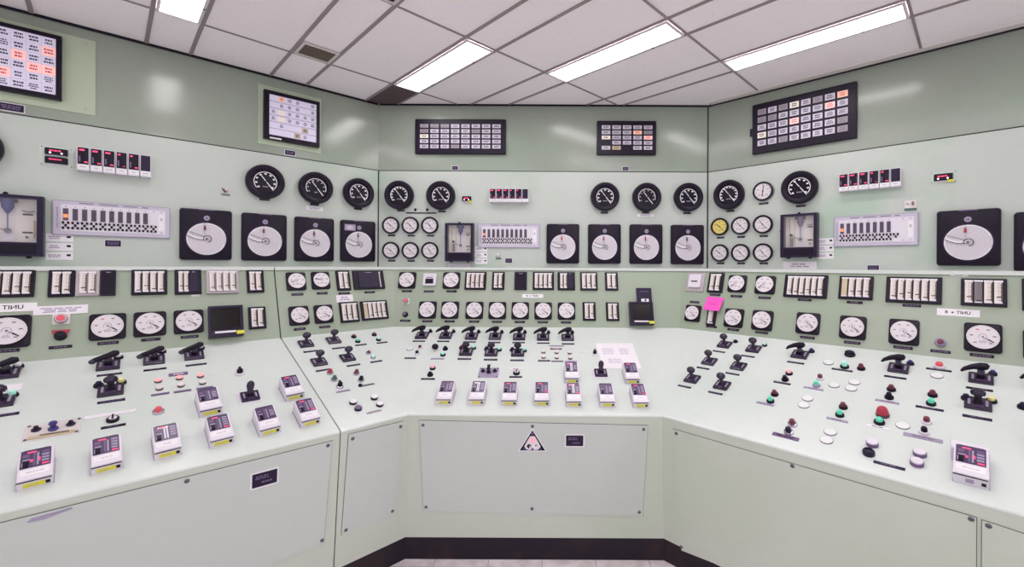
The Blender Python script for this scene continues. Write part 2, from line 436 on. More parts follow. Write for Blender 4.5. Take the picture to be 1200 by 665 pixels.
# the dark panel that fills the corner tile, cut by both walls
b = MB(); cnr = [pq(1.541, 3.16), pq(1.75, 3.16)]
tr = clip(1.75, True)[1]; tl = clip(1.541, True)[1]
pts = [pq(1.541, 3.176), pq(1.75, 3.176), pq(1.75, tr-.02), Vector((WCL.x+.02, WCL.y-.02, 0)), pq(1.541, tl-.02)]
b.prism([(p.x, p.y) for p in pts][::-1], ZC-.0065, ZC-.001, 'brown_dark')
o = link('ceiling_panel', b.mesh('ceiling_panel')); tag(o, 'dark brown ceiling tile in the corner over the left and back walls', 'ceiling tile')
# ------------------------------------------------------------------ consoles
prof = [(.085, -.02, 'kick_paint'), (.085, H-1.531-.004, 'kick_paint')]
def chain_main(d):
    t = .351+.445*max(d, 0)-.003
    return [A0+Vector((-.4142*d, d, 0))-dl(aR)*t, A0+Vector((-.4142*d, d, 0)), C0+Vector((.4142*d, d, 0)), C0+Vector((.4142*d, d, 0))+dr(aR)*2.3]
def chain_left(d):
    s = -.084*max(d, 0)-.003
    q = S0+perp(dl(aL))*d
    return [q-dl(aL)*2.5, q+dl(aL)*s]
def sweep(chain, pr, m, seg=None, close=False):
    """sheet swept along the console's plan line through profile points (depth, height)"""
    b = MB(); rows = [[Vector((p.x, p.y, h)) for p in chain(d)] for d, h in pr]
    n = len(rows[0]); v = [p for r in rows for p in r]; f = []
    rng = range(len(rows)) if close else range(len(rows)-1)
    for i in rng:
        for j in range(n-1):
            k = (i+1) % len(rows); f.append((i*n+j, i*n+j+1, k*n+j+1, k*n+j))
    if close:
        f.append(tuple(i*n for i in range(len(rows)))); f.append(tuple(reversed([i*n+n-1 for i in range(len(rows))])))
    b.add(v, f, m, True); return b
R = .014
sl = math.atan2(hb-h0, DZ)
def nose():
    """rounded front edge from the vertical face up into the desk slope"""
    cx, cz = .0+R*1.0, h0-R*.62
    pts = []
    for k in range(9):
        a = math.radians(180) - (math.radians(90)-sl)*k/8.0 - 0
        pts.append((cx+R*math.cos(a)-.002, cz+R*math.sin(a)))
    return pts
NP = nose()
def desk_pt(d): return (d, h0+d*(hb-h0)/DZ)
# shift nose so that its last point lies on the desk plane
off = NP[-1][1]-desk_pt(NP[-1][0])[1]; NP = [(d, z-off) for d, z in NP]
def console(name, chain, label):
    root = link(name, None, None, Matrix.Translation((S0.x, S0.y, 0))); inv = Matrix.Translation((-S0.x, -S0.y, 0))
    tag(root, label, 'control console')
    def part(n, mb):
        for i, p in enumerate(mb.v): mb.v[i] = inv @ p
        return link(n, mb.mesh(n), root)
    base = (.075, H-1.531)
    body = [(.078, H-1.531), (.006, NP[0][1]-.02), (NP[0][0], NP[0][1])]
    part('front_board', sweep(chain, [base, (NP[0][0]+.001, NP[0][1]), (NP[0][0]+.03, NP[0][1]), (.105, H-1.531)], 'front_paint', close=True))
    dk = NP + [desk_pt(DZ), (DZ, hb-.02), (.06, h0-.03), (NP[0][0]+.03, NP[0][1])]
    part('desk_top', sweep(chain, dk, 'desk_paint', close=True))
    part('instrument_panel', sweep(chain, [(DZ, hb), (DT, ht-.004), (DT+.03, ht-.004), (DZ+.04, hb-.02)], 'upright_paint', close=True))
    part('toe_kick', sweep(chain, [(.083, -.006), (.09, H-1.531), (.4, H-1.531), (.4, -.006)], 'kick_paint', close=True))
    part('back_board', sweep(chain, [(DT+.03, 0.0), (DT+.03, ht-.02), (DT+.05, ht-.02), (DT+.05, 0.0)], 'front_paint', close=True))
    return root, part
main, part_main = console('control_console', chain_main, 'long pale green control console running from the narrow angled bay to the right')
left, part_left = console('control_console', chain_left, 'pale green control console at the left with its own desk and front')
# ledge boards on the consoles, reaching back to the walls
def ledge(part, front, back):
    b = MB(); pts = [(p.x, p.y) for p in front]+[(p.x, p.y) for p in back]
    a = sum(pts[i][0]*pts[(i+1) % len(pts)][1]-pts[(i+1) % len(pts)][0]*pts[i][1] for i in range(len(pts)))
    if a < 0: pts = pts[::-1]
    b.prism(pts, ht-.018, ht+.003, 'ledge_paint'); part('ledge_board', b)
fm = chain_main(DT-.014)
def on_wall(fc, p, g=.002):   # foot of p on the wall, just off it
    return p-fc.n*((p-fc.o).dot(fc.n)-g)
seamp = chain_main(DT)[0]
wr_end = on_wall(W_R, fm[3]); wl_seam = on_wall(W_L, Vector((seamp.x, seamp.y, 0)))
ledge(part_main, fm, [wr_end, WCR+Vector((-.001, -.003, 0)), WCL+Vector((.001, -.003, 0)), wl_seam])
fl = chain_left(DT-.014)
ledge(part_left, fl, [wl_seam-dl(aW)*.004, on_wall(W_L, fl[0])])
# access panels on the fronts: [facet, four pixel corners TL TR BR BL, screws]
def access(part, fc, quad, screws, pm='panel_paint'):
    P = [fc.st(fc.hit(*q)) if len(q) == 2 else (q[0], q[1]) for q in quad]
    g = MB(); pl = MB()
    def lay(b, grow, z0, z1, m):
        cx = sum(p[0] for p in P)/4; cy = sum(p[1] for p in P)/4
        pts = [(p[0]+math.copysign(grow, p[0]-cx), p[1]+math.copysign(grow, p[1]-cy)) for p in P]   # TL TR BR BL
        pts = [pts[3], pts[2], pts[1], pts[0]]
        v = [fc.o+fc.ex*x+fc.ey*y+fc.n*z for z in (z0, z1) for x, y in pts]
        b.add(v, [(3,2,1,0),(4,5,6,7),(0,1,5,4),(1,2,6,5),(2,3,7,6),(3,0,4,7)], m)
    lay(pl, -.0005, .0005, .0042, pm); lay(pl, .0022, .0002, .0012, 'shadow_gap')
    o = part('access_panel', pl); rt = o.parent
    for q in screws:
        m2 = fc.at(*q, off=.0042); sb = MB().lathe([(.009, 0), (.009, .002), (.0065, .004), (0, .0045)], 'steel', n=12).box(-.006, .006, -.0009, .0009, .0046, .005, 'black')
        s = link('screw', sb.mesh('screw'), o); s.matrix_local = (rt.matrix_basis.inverted()) @ m2
access(part_main, F_C, [(491.6, 493), (759, 499), (753, 605), (496.4, 599)], [(496, 498), (624, 499.5), (754, 503), (499.5, 594), (623.5, 596), (749, 600)])
access(part_main, F_N, [(408.5, 509.5), (472, 494), (463, 604), (400, 627)], [(413, 514), (469, 500), (459.5, 599), (405, 621)])
access(part_main, F_R, [(789, 503), (1144, 607), (1143, 780), (799, 645)], [(793, 508), (929, 546), (1138, 608), (799, 641)], 'front_paint')
access(part_main, F_R, [(1151, 610), (1215, 631), (1215, 800), (1150, 784)], [(1158.5, 616)], 'front_paint')
tr_ = F_L.st(F_L.hit(389, 517)); br_ = F_L.st(F_L.hit(379, 637))
access(part_left, F_L, [(tr_[0]-1.9, tr_[1], 0), (tr_[0], tr_[1], 0), (br_[0], br_[1], 0), (tr_[0]-1.9, br_[1], 0)], [(219, 563.5), (384, 522), (377, 633)])
# ------------------------------------------------------------------ builders of the instruments (local x right, y up the panel, z out)
def nameplate_b(w, h, m='black', ring='lavender_pale', seed=0, ink='lavender_grey'):
    def f():
        b = MB()
        if ring: b.rbox(0, 0, w+.008, h+.008, .003, 0, .0012, ring, n=3)
        b.cbox(0, 0, w, h, .0, .003, m)
        b.squig(0, 0, w*.8, h*.6, 1 if h < .02 else 3, .003, ink, seed); return b
    return f
def plate(fc, px, py, label, w=.075, h=.013, m='black', ring=None, name='nameplate', cat='nameplate', group='engraved nameplates', rot=0, ink='violet', seed=None):
    seed = int(px) % 4 if seed is None else seed
    return thing(('np', w, h, m, ring, ink, seed), name, fc.at(px, py, rot), label, cat, group, nameplate_b(w, h, m, ring, seed, ink))
def dial_gauge(R=.12, style=0):
    def f():
        c = MB().lathe([(R*.98, 0), (R, .012), (R, .045), (R*.95, .056), (R*.86, .058), (R*.7, .05), (R*.66, .03)], 'black', n=40)
        d = MB().lathe([(R*.67, .031), (0, .0315)], 'black_gloss', n=40)
        z = .0325
        sp = [(222, -42), (210, -20), (222, -42)][style]
        d.arc(R*.58, R*.045, sp[1], sp[0], z, z, 'white', 36)
        n = [9, 8, 12][style]
        for k in range(n):
            a = math.radians(sp[0]+(sp[1]-sp[0])*k/(n-1)); r = R*(.47 if style != 2 else .5); w = R*(.085 if style != 1 else .05)
            d.cbox(r*math.cos(a), r*math.sin(a), w*1.35, w, z, z+.0006, 'white')
        d.squig(0, -R*.28, R*.3, R*.1, 1, z, 'lavender_grey', style)
        p = MB().bar(-R*.26, R*.4, R*.4, -R*.47, R*.035, .036, .038, 'white', R*.05).disc(R*.05, .034, .04, 'black', 0, 0, 14)
        return [('case', c), ('dial', d), ('pointer', p)]
    return f
def small_gauge(R=.073, face='dial', ring='black', ang=-42, seed=0):
    def f():
        c = MB().lathe([(R*.97, 0), (R, .008), (R, .026), (R*.93, .032), (R*.84, .03), (R*.79, .02)], ring, n=32)
        if ring == 'chrome': c = MB().lathe([(R*1.02, 0), (R*1.02, .01), (R*.97, .014)], 'chrome_dull', n=32).lathe([(R*.95, .013), (R*.95, .03), (R*.86, .034), (R*.8, .03), (R*.79, .02)], 'black', n=32)
        d = MB().lathe([(R*.8, .021), (0, .0213)], face, n=32)
        for k in range(9):
            a = math.radians(225-270*k/8); r = R*.62
            d.bar(r*math.cos(a), r*math.sin(a), r*1.14*math.cos(a), r*1.14*math.sin(a), R*.04, .0215, .0222, 'ink')
            if k % 2 == 0: d.cbox(R*.48*math.cos(a), R*.48*math.sin(a), R*.14, R*.07, .0215, .0221, 'grey')
        d.squig(0, -R*.42, R*.36, R*.12, 1, .0213, 'grey', seed)
        a = math.radians(ang)
        p = MB().bar(-R*.5*math.cos(a), -R*.5*math.sin(a), R*.6*math.cos(a), R*.6*math.sin(a), R*.07, .024, .0255, 'ink', R*.03).disc(R*.07, .022, .027, 'ink', 0, 0, 12)
        return [('case', c), ('dial', d), ('pointer', p)]
    return f
def square_meter(w=.133, h=.133, ang=-36, style=0, seed=0):
    def f():
        c = MB().rbox(0, 0, w, h, w*.1, 0, .014, 'black', bev=.004)
        r = w*.445
        c.lathe([(r*1.03, .012), (r*1.03, .022), (r*.97, .024)], 'black_gloss', n=36)
        for sx in (-1, 1):
            for sy in (-1, 1): c.disc(w*.025, .014, .0155, 'purple_black', sx*w*.41, sy*h*.41, 8)
        d = MB().lathe([(r*.985, .0235), (r*.97, .026), (0, .0262)], 'dial', n=36); z = .0263
        for k in range(6):
            a = math.radians(228-276*k/5); q = r*.68
            d.cbox(q*math.cos(a), q*math.sin(a), r*.2, r*.085, z, z+.0005, 'ink_red' if (k == 2 and seed % 2 == 0) else 'grey')
        for k in range(25):
            a = math.radians(232-284*k/24); q = r*.86
            d.bar(q*math.cos(a), q*math.sin(a), q*1.07*math.cos(a), q*1.07*math.sin(a), r*.018, z, z+.0004, 'grey')
        d.squig(0, -r*.42, r*.5, r*.2, 2, z, 'lavender_grey', seed)
        d.arc(r*.24, r*.04, 200, -90 if style == 0 else 20, z+.0004, z+.0004, 'lavender_grey' if style == 0 else 'grey', 16)
        a = math.radians(ang); ux, uy = math.cos(a), math.sin(a)
        p = MB().bar(r*.34*ux, r*.34*uy, r*.76*ux, r*.76*uy, r*.1, .027, .0285, 'black', r*.05).bar(r*.05*ux, r*.05*uy, r*.34*ux, r*.34*uy, r*.03, .027, .0282, 'grey').disc(r*.07, .0265, .029, 'grey', 0, 0, 12)
        return [('bezel', c), ('dial', d), ('pointer', p)]
    return f
def recorder(w=.277, h=.338, tag_m='red', style=0):
    def f():
        r = w*.385; cy = -h*.085
        c = MB().rbox(0, 0, w, h, w*.06, 0, .034, 'black', bev=.01)
        c.lathe([(r*1.08, .033), (r*1.08, .036), (r*1.02, .038), (r*1.0, .034)], 'purple_black', cy=cy, n=44)
        c.cbox(0, h*.487, w*.3, .006, .02, .0345, 'violet')
        ds = MB().lathe([(r, .034), (r*.98, .0365), (0, .0367)], 'chart', cy=cy, n=44); z = .0368
        ds.arc(r*.95, r*.05, 20, 340, z, z, 'white', 40, 0, cy)
        for k in (.4, .6, .8): ds.arc(r*k, .0012, 0, 360, z, z, 'lavender_pale', 32, 0, cy)
        arm = MB()
        pts = [(-r*.93, cy+r*.18), (-r*.7, cy+r*.04), (-r*.4, cy-r*.06), (-r*.06, cy-r*.06)]
        for a, b_ in zip(pts, pts[1:]):
            arm.bar(a[0], a[1], b_[0], b_[1], r*.04, .041, .043, 'grey')
            arm.bar(a[0], a[1]+r*.1, b_[0], b_[1]+r*.08, r*.12, .0375, .040, 'white')
        arm.bar(-r*.85, cy+r*.42, -r*.1, cy+r*.12, r*.03, .041, .0425, 'grey')
        hub = MB().arc(r*.2, r*.04, -90, 200, .044, .044, 'ink', 20, r*.03, cy).disc(r*.07, .037, .045, 'grey', 0, cy, 14)
        tg = MB().bar(-r*.1, cy+r*.55, -r*.1, cy+r*.82, r*.13, .041, .044, tag_m, r*.08).bar(-r*.1, cy+r*.12, -r*.1, cy+r*.98, r*.02, .0405, .0415, 'lavender_grey')
        bd = MB().lathe([(w*.06, .034), (w*.06, .037), (w*.05, .038), (0, .038)], 'lavender_grey', cx=0, cy=h*.325, n=20).squig(0, h*.325, w*.07, w*.05, 2, .038, 'ink', 3)
        lk = MB().lathe([(w*.022, .034), (w*.018, .04), (0, .04)], 'purple_black', cx=w*.38, cy=h*.18, n=12)
        return [('door', c), ('chart_disc', ds), ('pen_arm', arm), ('hub', hub), ('pen', tg), ('badge', bd), ('latch', lk)]
    return f
def edgewise(n, w, h, frame='black', cols=None, blank=0, side='left', capw=True):
    """row of vertical edgewise meters in one bezel; blank = width fraction taken by a dark blanking plate"""
    def f():
        b = MB().rbox(0, 0, w, h, .004, 0, .014, frame, bev=.003); parts = [('bezel', b)]
        mx = w*.075 if n > 2 else w*.13
        x0, x1 = -w/2+mx, w/2-mx
        if blank:
            if side == 'left': x0 = x0+blank*w
            else: x1 = x1-blank*w
            cxb = (-w/2+mx+x0)/2 if side == 'left' else (x1+w/2-mx)/2
            parts.append(('blanking_plate', MB().rbox(cxb, 0, blank*w*.94, h*.86, .003, .012, .019, 'purple_black', bev=.002).cbox(cxb, h*.39, blank*w*.3, .004, .019, .0195, 'lavender_grey')))
        rnd = random.Random(n*7+int(w*1000)); pitch = (x1-x0)/n
        for k in range(n):
            cx = x0+pitch*(k+.5); c = (cols[k] if cols else 'cream'); sw = pitch*.76
            s = MB().cbox(cx, 0, pitch*.96, h*.84, .0135, .0145, 'black' if frame == 'black' else 'grey').cbox(cx-pitch*.04, 0, sw, h*.78, .0145, .018, c)
            s.cbox(cx, h*.39, pitch*.92, h*.05, .0145, .0215, 'white').cbox(cx, -h*.39, pitch*.8, h*.035, .0145, .0205, 'lavender_pale')
            if c != 'win_tan':
                for j in range(9):
                    y = -h*.3+h*.6*j/8; s.box(cx-sw*.1, cx+sw*(.16 if j % 2 else .3), y-.0008, y+.0008, .018, .0186, 'ink')
                s.box(cx+sw*.3, cx+sw*.5, -h*.33, h*.3, .018, .0188, 'brown')
                y = h*rnd.uniform(-.34, -.1); s.box(cx-sw*.28, cx+sw*.42, y-.002, y+.002, .0187, .0197, 'black')
            parts.append(('scale', s))
        return parts
    return f
def blank_box(w, h, m='purple_black'):
    def f():
        return [('case', MB().rbox(0, 0, w, h, .004, 0, .016, m, bev=.003)), ('cover', MB().rbox(0, 0, w*.8, h*.86, .003, .0155, .02, 'black', bev=.002).cbox(0, h*.39, w*.3, .004, .02, .0205, 'lavender_grey'))]
    return f
def station(w=.086, L=.160, D=.046, var=0, lit=1, yellow=True):
    """desk-mounted manual/auto station; origin at the middle of the front bottom edge"""
    def f():
        b = MB()
        pts = [(-w/2, 0), (w/2, 0), (w/2, L), (-w/2, L)]
        b.prism(pts, 0, D, 'lavender_pale', bev=.0022)
        b.cbox(0, L/2+.002, w+.003, L+.002, 0, .006, 'lavender_grey')
        fp = MB().box(-w/2-.0006, w/2-.003, -.0012, .0, D-.010, D-.006, 'black')      # dark seam along the front
        lab = MB().box(-.014, .008, -.0016, 0, .011, .027, 'lavender_grey') if not yellow else MB().box(-w*.33, w*.28, -.0016, 0, .009, .025, 'yellow').box(-w*.25, w*.1, -.0018, -.0016, .015, .019, 'win_tan')
        dot = MB(); dot.box(w*.29, w*.42, -.002, 0, .011, .023, 'black')
        fc = MB().box(-w*.44, w*.42, L*.37, L*.965, D, D+.0016, 'face_violet'); z = D+.0016
        fc.box(-w*.36, w*.36, L*.955, L*.965, z, z+.001, 'black')
        rnd = random.Random(var)
        bright = 'lavender_pale' if var % 3 == 1 else 'violet'
        fc.box(-w*.08, -w*.02, L*.42, L*.86, z, z+.0008, bright).box(w*.02, w*.08, L*.42, L*.84, z, z+.0008, bright if var % 3 == 1 else 'lavender_grey')
        for j in range(4): fc.box(w*.16, w*.37, L*(.5+.1*j), L*(.56+.1*j), z, z+.0012, 'lavender_grey' if j != 3 or var % 2 else 'violet')
        fc.box(-w*.38, -w*.16, L*.62, L*.66, z, z+.001, 'lavender_grey').box(-w*.38, -w*.2, L*.72, L*.82, z, z+.001, 'violet')
        if var % 3 == 1: fc.box(-w*.3, w*.1, L*.84, L*.9, z, z+.001, 'lavender_pale')
        key = MB().box(-w*.36, -w*.2, L*.40, L*.55, z, z+.006, 'black').box(-w*.4, -w*.36, L*.42, L*.55, z, z+.002, 'lavender_grey')
        leds = []
        if lit:
            leds.append(MB().box(-w*.26, w*.0, L*.86, L*.895, z, z+.0012, 'led'))
            if lit > 1: leds.append(MB().box(w*.18, w*.38, L*.41, L*.445, z, z+.0012, 'led'))
            if lit > 2: leds += [MB().box(-w*.16, -w*.09, L*.55, L*.62, z, z+.0014, 'led'), MB().box(w*.07, w*.12, L*.55, L*.66, z, z+.0014, 'led')]
        strip = MB().box(-w*.42, w*.40, L*.13, L*.31, D, D+.001, 'white').squig(0, L*.22, w*.5, L*.05, 1, D+.001, 'lavender', var)
        r = [('housing', b), ('front_slot', fp), ('yellow_label' if yellow else 'maker_mark', lab), ('knob', dot), ('face', fc), ('slide_key', key), ('name_strip', strip)]
        r += [('indicator', q) for q in leds]
        for _, mb in r:      # the top face rises towards the back
            for v in mb.v:
                if v.z > D*.8: v.z += max(v.y, 0)*.176
        return r
    return f
def escutcheon(w, marks=True):
    b = MB().rbox(0, 0, w, w, w*.06, 0, .012, 'grip_black', bev=.003)
    if marks:
        for sx in (-1, 1): b.cbox(sx*w*.32, 0, w*.1, w*.5, .012, .0128, 'lavender_grey')
        for k in range(3): b.cbox(0, w*(-.38+.07*k), w*.34, w*.02, .012, .0126, 'violet')
    return b
def pistol(w=.085, left=False, s=1.0):
    def f():
        nk = MB().lathe([(w*.2, .012), (w*.17, .02), (w*.15, .055)], 'grip_black', n=16).box(-w*.16, w*.16, -w*.2, w*.2, .012, .03, 'black')
        if left:   # straight bar handle with a round end
            g = MB().tube([(-.054, -.022, .046), (-.044, -.018, .05), (0, 0, .058), (.022, .01, .062), (.036, .016, .062)], [.011, .0115, .0135, .0165, .011], 'black', 12)
            g.ball((-.054, -.023, .045), .014, .012, .012, 'grip_black', 12, 8)
        else:      # horn-shaped pistol grip, thick over the post
            g = MB().tube([(-.068, -.014, .04), (-.056, -.006, .05), (-.03, .004, .06), (0, .009, .066), (.018, .008, .066), (.027, .006, .064)], [.0045, .009, .0125, .016, .017, .009], 'black', 14)
        return [('plate', escutcheon(w)), ('post', nk), ('handle', g)]
    return f
def knob_switch(w=.08):
    def f():
        nk = MB().lathe([(w*.16, .012), (w*.13, .02), (w*.12, .05)], 'grip_black', n=14)
        k = MB().ball((0, .002, .064), .025, .021, .02, 'grip_black')
        return [('plate', escutcheon(w)), ('post', nk), ('knob', k)]
    return f
def round_switch(w=.088):
    def f():
        nk = MB().lathe([(w*.2, .012), (w*.15, .02), (w*.13, .052)], 'black', n=14)
        k = MB().lathe([(.012, .05), (.02, .053), (.0225, .06), (.0215, .069), (.016, .075), (0, .077)], 'grip_black', n=24)
        for i in range(12):
            a = i*math.pi/6; k.disc(.0025, .054, .068, 'black', .022*math.cos(a), .022*math.sin(a), 6)
        return [('plate', escutcheon(w)), ('post', nk), ('knob', k)]
    return f
def lever_switch(w=.085):
    def f():
        b = MB().rbox(0, 0, w*1.25, w*1.15, .004, 0, .002, 'lavender_pale', n=3); e = escutcheon(w*.92)
        p = MB().lathe([(w*.2, .012), (w*.16, .024)], 'black', n=14)
        h = MB().tube([(0, 0, .018), (0, .004, .04), (0, .008, .066), (0, .009, .08), (0, .01, .088)], [.012, .014, .018, .014, .005], 'grip_black', 14, .8)
        return [('backing_plate', b), ('plate', e), ('post', p), ('handle', h)]
    return f
def lamp(cap='red_lamp', ring='black', r=.019, h=.02):
    def f():
        b = MB().lathe([(r, 0), (r, .006), (r*.92, .011), (r*.66, .012)], ring, n=20)
        c = MB().lathe([(r*.62, .01), (r*.62, h*.75), (r*.5, h), (0, h*1.06)], cap, n=18)
        return [('ring', b), ('lens', c)]
    return f
def capl(cap='pink_lamp', base='brown_dark', r=.0145, h=.016):
    def f():
        return [('ring', MB().lathe([(r, 0), (r, h*.55), (r*.96, h*.6)], base, n=18)), ('lens', MB().lathe([(r*.99, h*.6), (r*.9, h*.9), (0, h)], cap, n=18))]
    return f
def button(cap='lavender_pale', side='violet', r=.021, h=.018, concave=False):
    def f():
        c = MB().lathe([(r*.92, h*.75), (r*.85, h), (0, h*1.02)], cap, n=22) if not concave else MB().lathe([(r*.92, h*.75), (r*.8, h), (r*.6, h), (r*.5, h*.6), (0, h*.55)], side, n=22)
        return [('collar', MB().lathe([(r, 0), (r, h*.7), (r*.93, h*.78)], side, n=22)), ('cap', c)]
    return f
def mushroom():
    return [('ring', MB().lathe([(.026, 0), (.026, .008), (.02, .011)], 'brown_dark', n=20)), ('cap', MB().lathe([(.013, .01), (.024, .013), (.023, .022), (.018, .038), (.014, .042), (0, .043)], 'red', n=20))]
def plug(r=.024):
    def f(): return MB().lathe([(r, 0), (r, .0045)], 'grey', n=24).lathe([(r*.97, .004), (r*.9, .0062), (0, .0064)], 'cover_white', n=24)  # grey side wall paints in the shadow at the cover's edge
    return f
def selector(r=.02, cap='black', ring='lavender_pale'):
    def f():
        b = MB().lathe([(r, 0), (r, .006), (r*.85, .01), (r*.7, .012)], ring, n=20)
        k = MB().lathe([(r*.68, .012), (r*.62, .028), (0, .029)], cap, n=16).box(-r*.25, r*.25, -r*.8, r*.8, .026, .036, cap)
        return [('ring', b), ('knob', k)]
    return f
def module_bank(w, h, n=6):
    def f():
        parts = []; pw = w/n
        for k in range(n):
            cx = -w/2+pw*(k+.5)
            b = MB().box(cx-pw*.47, cx+pw*.47, -h/2, h/2, 0, .055, 'lavender_pale')
            d = MB().box(cx-pw*.41, cx+pw*.41, -h*.24, h*.47, .055, .0565, 'purple_black' if k == n-1 else 'black'); z = .0565
            l = MB().box(cx-pw*.41, cx+pw*.41, -h*.44, -h*.27, .055, .0565, 'white').squig(cx, -h*.355, pw*.5, h*.06, 1, .0565, 'lavender_grey', k)
            subs = [('display', d), ('name_strip', l)]
            if k < n-1:
                e = MB().box(cx-pw*.3, cx+pw*(.1 if k < 3 else -.1), h*.33, h*.40, z, z+.001, 'led').box(cx+pw*.08, cx+pw*.34, -h*.17, -h*.12, z, z+.001, 'led' if k != 3 else 'led_dim')
                for j in range(4): d.box(cx+pw*.14, cx+pw*.32, h*(-.05+.09*j), h*(-.01+.09*j), z, z+.0006, 'purple_black')
                d.box(cx-pw*.32, cx-pw*.2, -h*.15, h*.1, z, z+.0006, 'violet')
                subs.append(('indicator', e))
            parts.append(('module', b, subs))
        return parts
    return f
def led_unit(w, h, two=False, plate_=None, yellow=False, wide=None):
    def f():
        parts = []
        if plate_:
            q = MB().rbox(0, 0, plate_[0], plate_[1], .004, 0, .003, 'mint', bev=.001)
            for sx in (-1, 1):
                for sy in (-1, 1): q.disc(.0035, .003, .0045, 'steel', sx*(plate_[0]/2-.008), sy*(plate_[1]/2-.008), 8)
            parts.append(('backing_plate', q))
        ys = [h*.7, -h*.62] if two else [0]
        for i, y in enumerate(ys):
            b = MB().rbox(0, y, w, h, .004, 0, .02, 'black', bev=.002).cbox(0, y-h*.56, w*.8, h*.14, 0, .012, 'lavender_pale')
            e = MB().squig(-w*.05, y+h*.12, w*.6, h*.32, 1, .02, 'led', 5+i, .001)
            if i == 0:
                for sx in (-1, 1): e.disc(h*.12, .02, .0215, 'led_white', sx*w*.25-w*.02, y-h*.22, 10)
            parts.append(('display', b, [('digits', e)]))
        if yellow: parts.append(('yellow_label', MB().cbox(w*.38, -h*.62, w*.32, h*.3, 0, .021, 'yellow')))
        return parts
    return f
def slot_panel(w, h, n, nx, stripe=0):
    def f():
        b = MB().box(-w/2, w/2, -h/2, h/2, 0, .012, 'lavender_grey').box(-w/2+.004, w/2-.004, -h/2+.004, h/2-.004, .012, .0135, 'lavender')
        b.box(-w*.5+w*.065, w*.5-w*.045, -h*.38, h*.38, .0135, .0145, 'lavender_pale')
        b.squig(-w*.462, 0, w*.012, h*.6, 9, .0135, 'grey', 2)
        b.squig(0, h*.44, w*.85, h*.05, 1, .0135, 'grey', 4)
        b.squig(0, -h*.34, w*.8, h*.05, 1, .0145, 'white', 4)
        parts = [('panel', b)]; tot = 12 if n == 10 else 11
        x0 = -w*.5+w*.065; pw = w*.89/tot
        for k in range(n):
            cx = x0+pw*(k+.5)
            s = MB().box(cx-pw*.29, cx+pw*.29, -h*.08, h*.27, .0145, .018, 'grey').box(cx-pw*.24, cx+pw*.24, -h*.06, h*.25, .018, .0186, 'slot_grey')
            for j in (-1, 1): s.box(cx+j*pw*.1-.0008, cx+j*pw*.1+.0008, -h*.05, h*.24, .0186, .0192, 'violet')
            s.disc(pw*.07, .0145, .016, 'ink', cx, h*.32, 8)
            if k == 0: s.box(cx-pw*.24, cx+pw*.24, h*.0, h*.1, .0186, .0196, 'orange_lit').box(cx+pw*.15, cx+pw*.5, -h*.17, -h*.1, .0145, .016, 'pink_lamp')
            parts.append(('slot', s))
        for k in range(nx):
            cx = x0+pw*(k+.5); s = MB(); q = pw*.13
            cells = [(0, 0), (-1, 1), (1, 1), (-1, -1), (1, -1)] if not (nx == 9 and k == 8) else [(-1, 1), (1, 1), (0, 0)]
            for (i, j) in cells: s.cbox(cx+i*pw*.27, -h*.22+j*h*.075, q*2, h*.07, .0145, .019, 'black')
            parts.append(('key_cluster', s))
        s = MB().cbox(x0+pw*(tot-.5), 0, pw*.7, h*.5, .0145, .0155, 'white').squig(x0+pw*(tot-.5), h*.1, pw*.4, h*.1, 2, .0155, 'grey', 1)
        for y in (-.33, .33):
            for j in (1.5, .5): s.disc(pw*.08, .0145, .0165, 'ink', x0+pw*(tot-j), h*y, 8)
        parts.append(('blank_module', s)); return parts
    return f
def annunciator(w, h, nc, nr, special=None, style='black', margins=(.045, .13, .045, .13), seed=0):
    """black lamp box with lettered windows; margins left, top, right, bottom as fractions"""
    special = special or {}
    def f():
        D = .03; ml, mt_, mr_, mb_ = margins[0]*w, margins[1]*h, margins[2]*w, margins[3]*h
        x0, x1, y0, y1 = -w/2+ml, w/2-mr_, -h/2+mb_, h/2-mt_
        b = MB()
        if style == 'black': b.rbox(0, 0, w, h, .006, 0, D, 'black', bev=.004)
        else:
            b.box(-w/2, w/2, y1, h/2, 0, D+.006, 'black').box(-w/2, w/2, -h/2, y0, 0, D+.006, 'black').box(-w/2, x0, y0, y1, 0, D+.006, 'black').box(x1, w/2, y0, y1, 0, D+.006, 'black').box(x0, x1, y0, y1, 0, D-.004, 'black')
        parts = [('lamp_box', b)]; cw = (x1-x0)/nc; ch = (y1-y0)/nr; rnd = random.Random(seed)
        fx, fy = (.8, .7) if style == 'black' else (.985, .97)
        z0 = D if style == 'black' else D-.004
        for r in range(nr):
            for c in range(nc):
                k = special.get((r, c), None)
                if k == 'none': continue
                m = k or ('win_lit' if style != 'black' else 'win_off')
                cx = x0+cw*(c+.5); cy = y1-ch*(r+.5)
                if style == 'rows':
                    q = MB().cbox(cx, cy, cw, ch*.97, z0, z0+.003, 'win_lit')
                    q.box(cx-cw*.5, cx+cw*.5, cy-ch*.46, cy-ch*.4, z0+.003, z0+.0038, 'lavender_grey')
                    if k: q.cbox(cx, cy+ch*.05, cw*.82, ch*.7, z0+.003, z0+.0042, m)
                    if k in ('blank',): pass
                    if seed_text(r, c): q.squig(cx, cy+ch*.06, cw*.5, ch*.5, 3, z0+.0042, 'ink' if k != 'win_orange' else 'ink_red', r*7+c)
                else:
                    q = MB().cbox(cx, cy, cw*fx, ch*fy, z0, z0+.004, m)
                    ink = 'ink_red' if m in ('win_red', 'win_orange') else 'ink'
                    q.squig(cx, cy, cw*fx*.72, ch*fy*.66, rnd.choice([2, 2, 3]), z0+.004, ink if m != 'win_grey' else 'grey', rnd.randint(0, 99))
                parts.append(('window', q))
        return parts
    return f
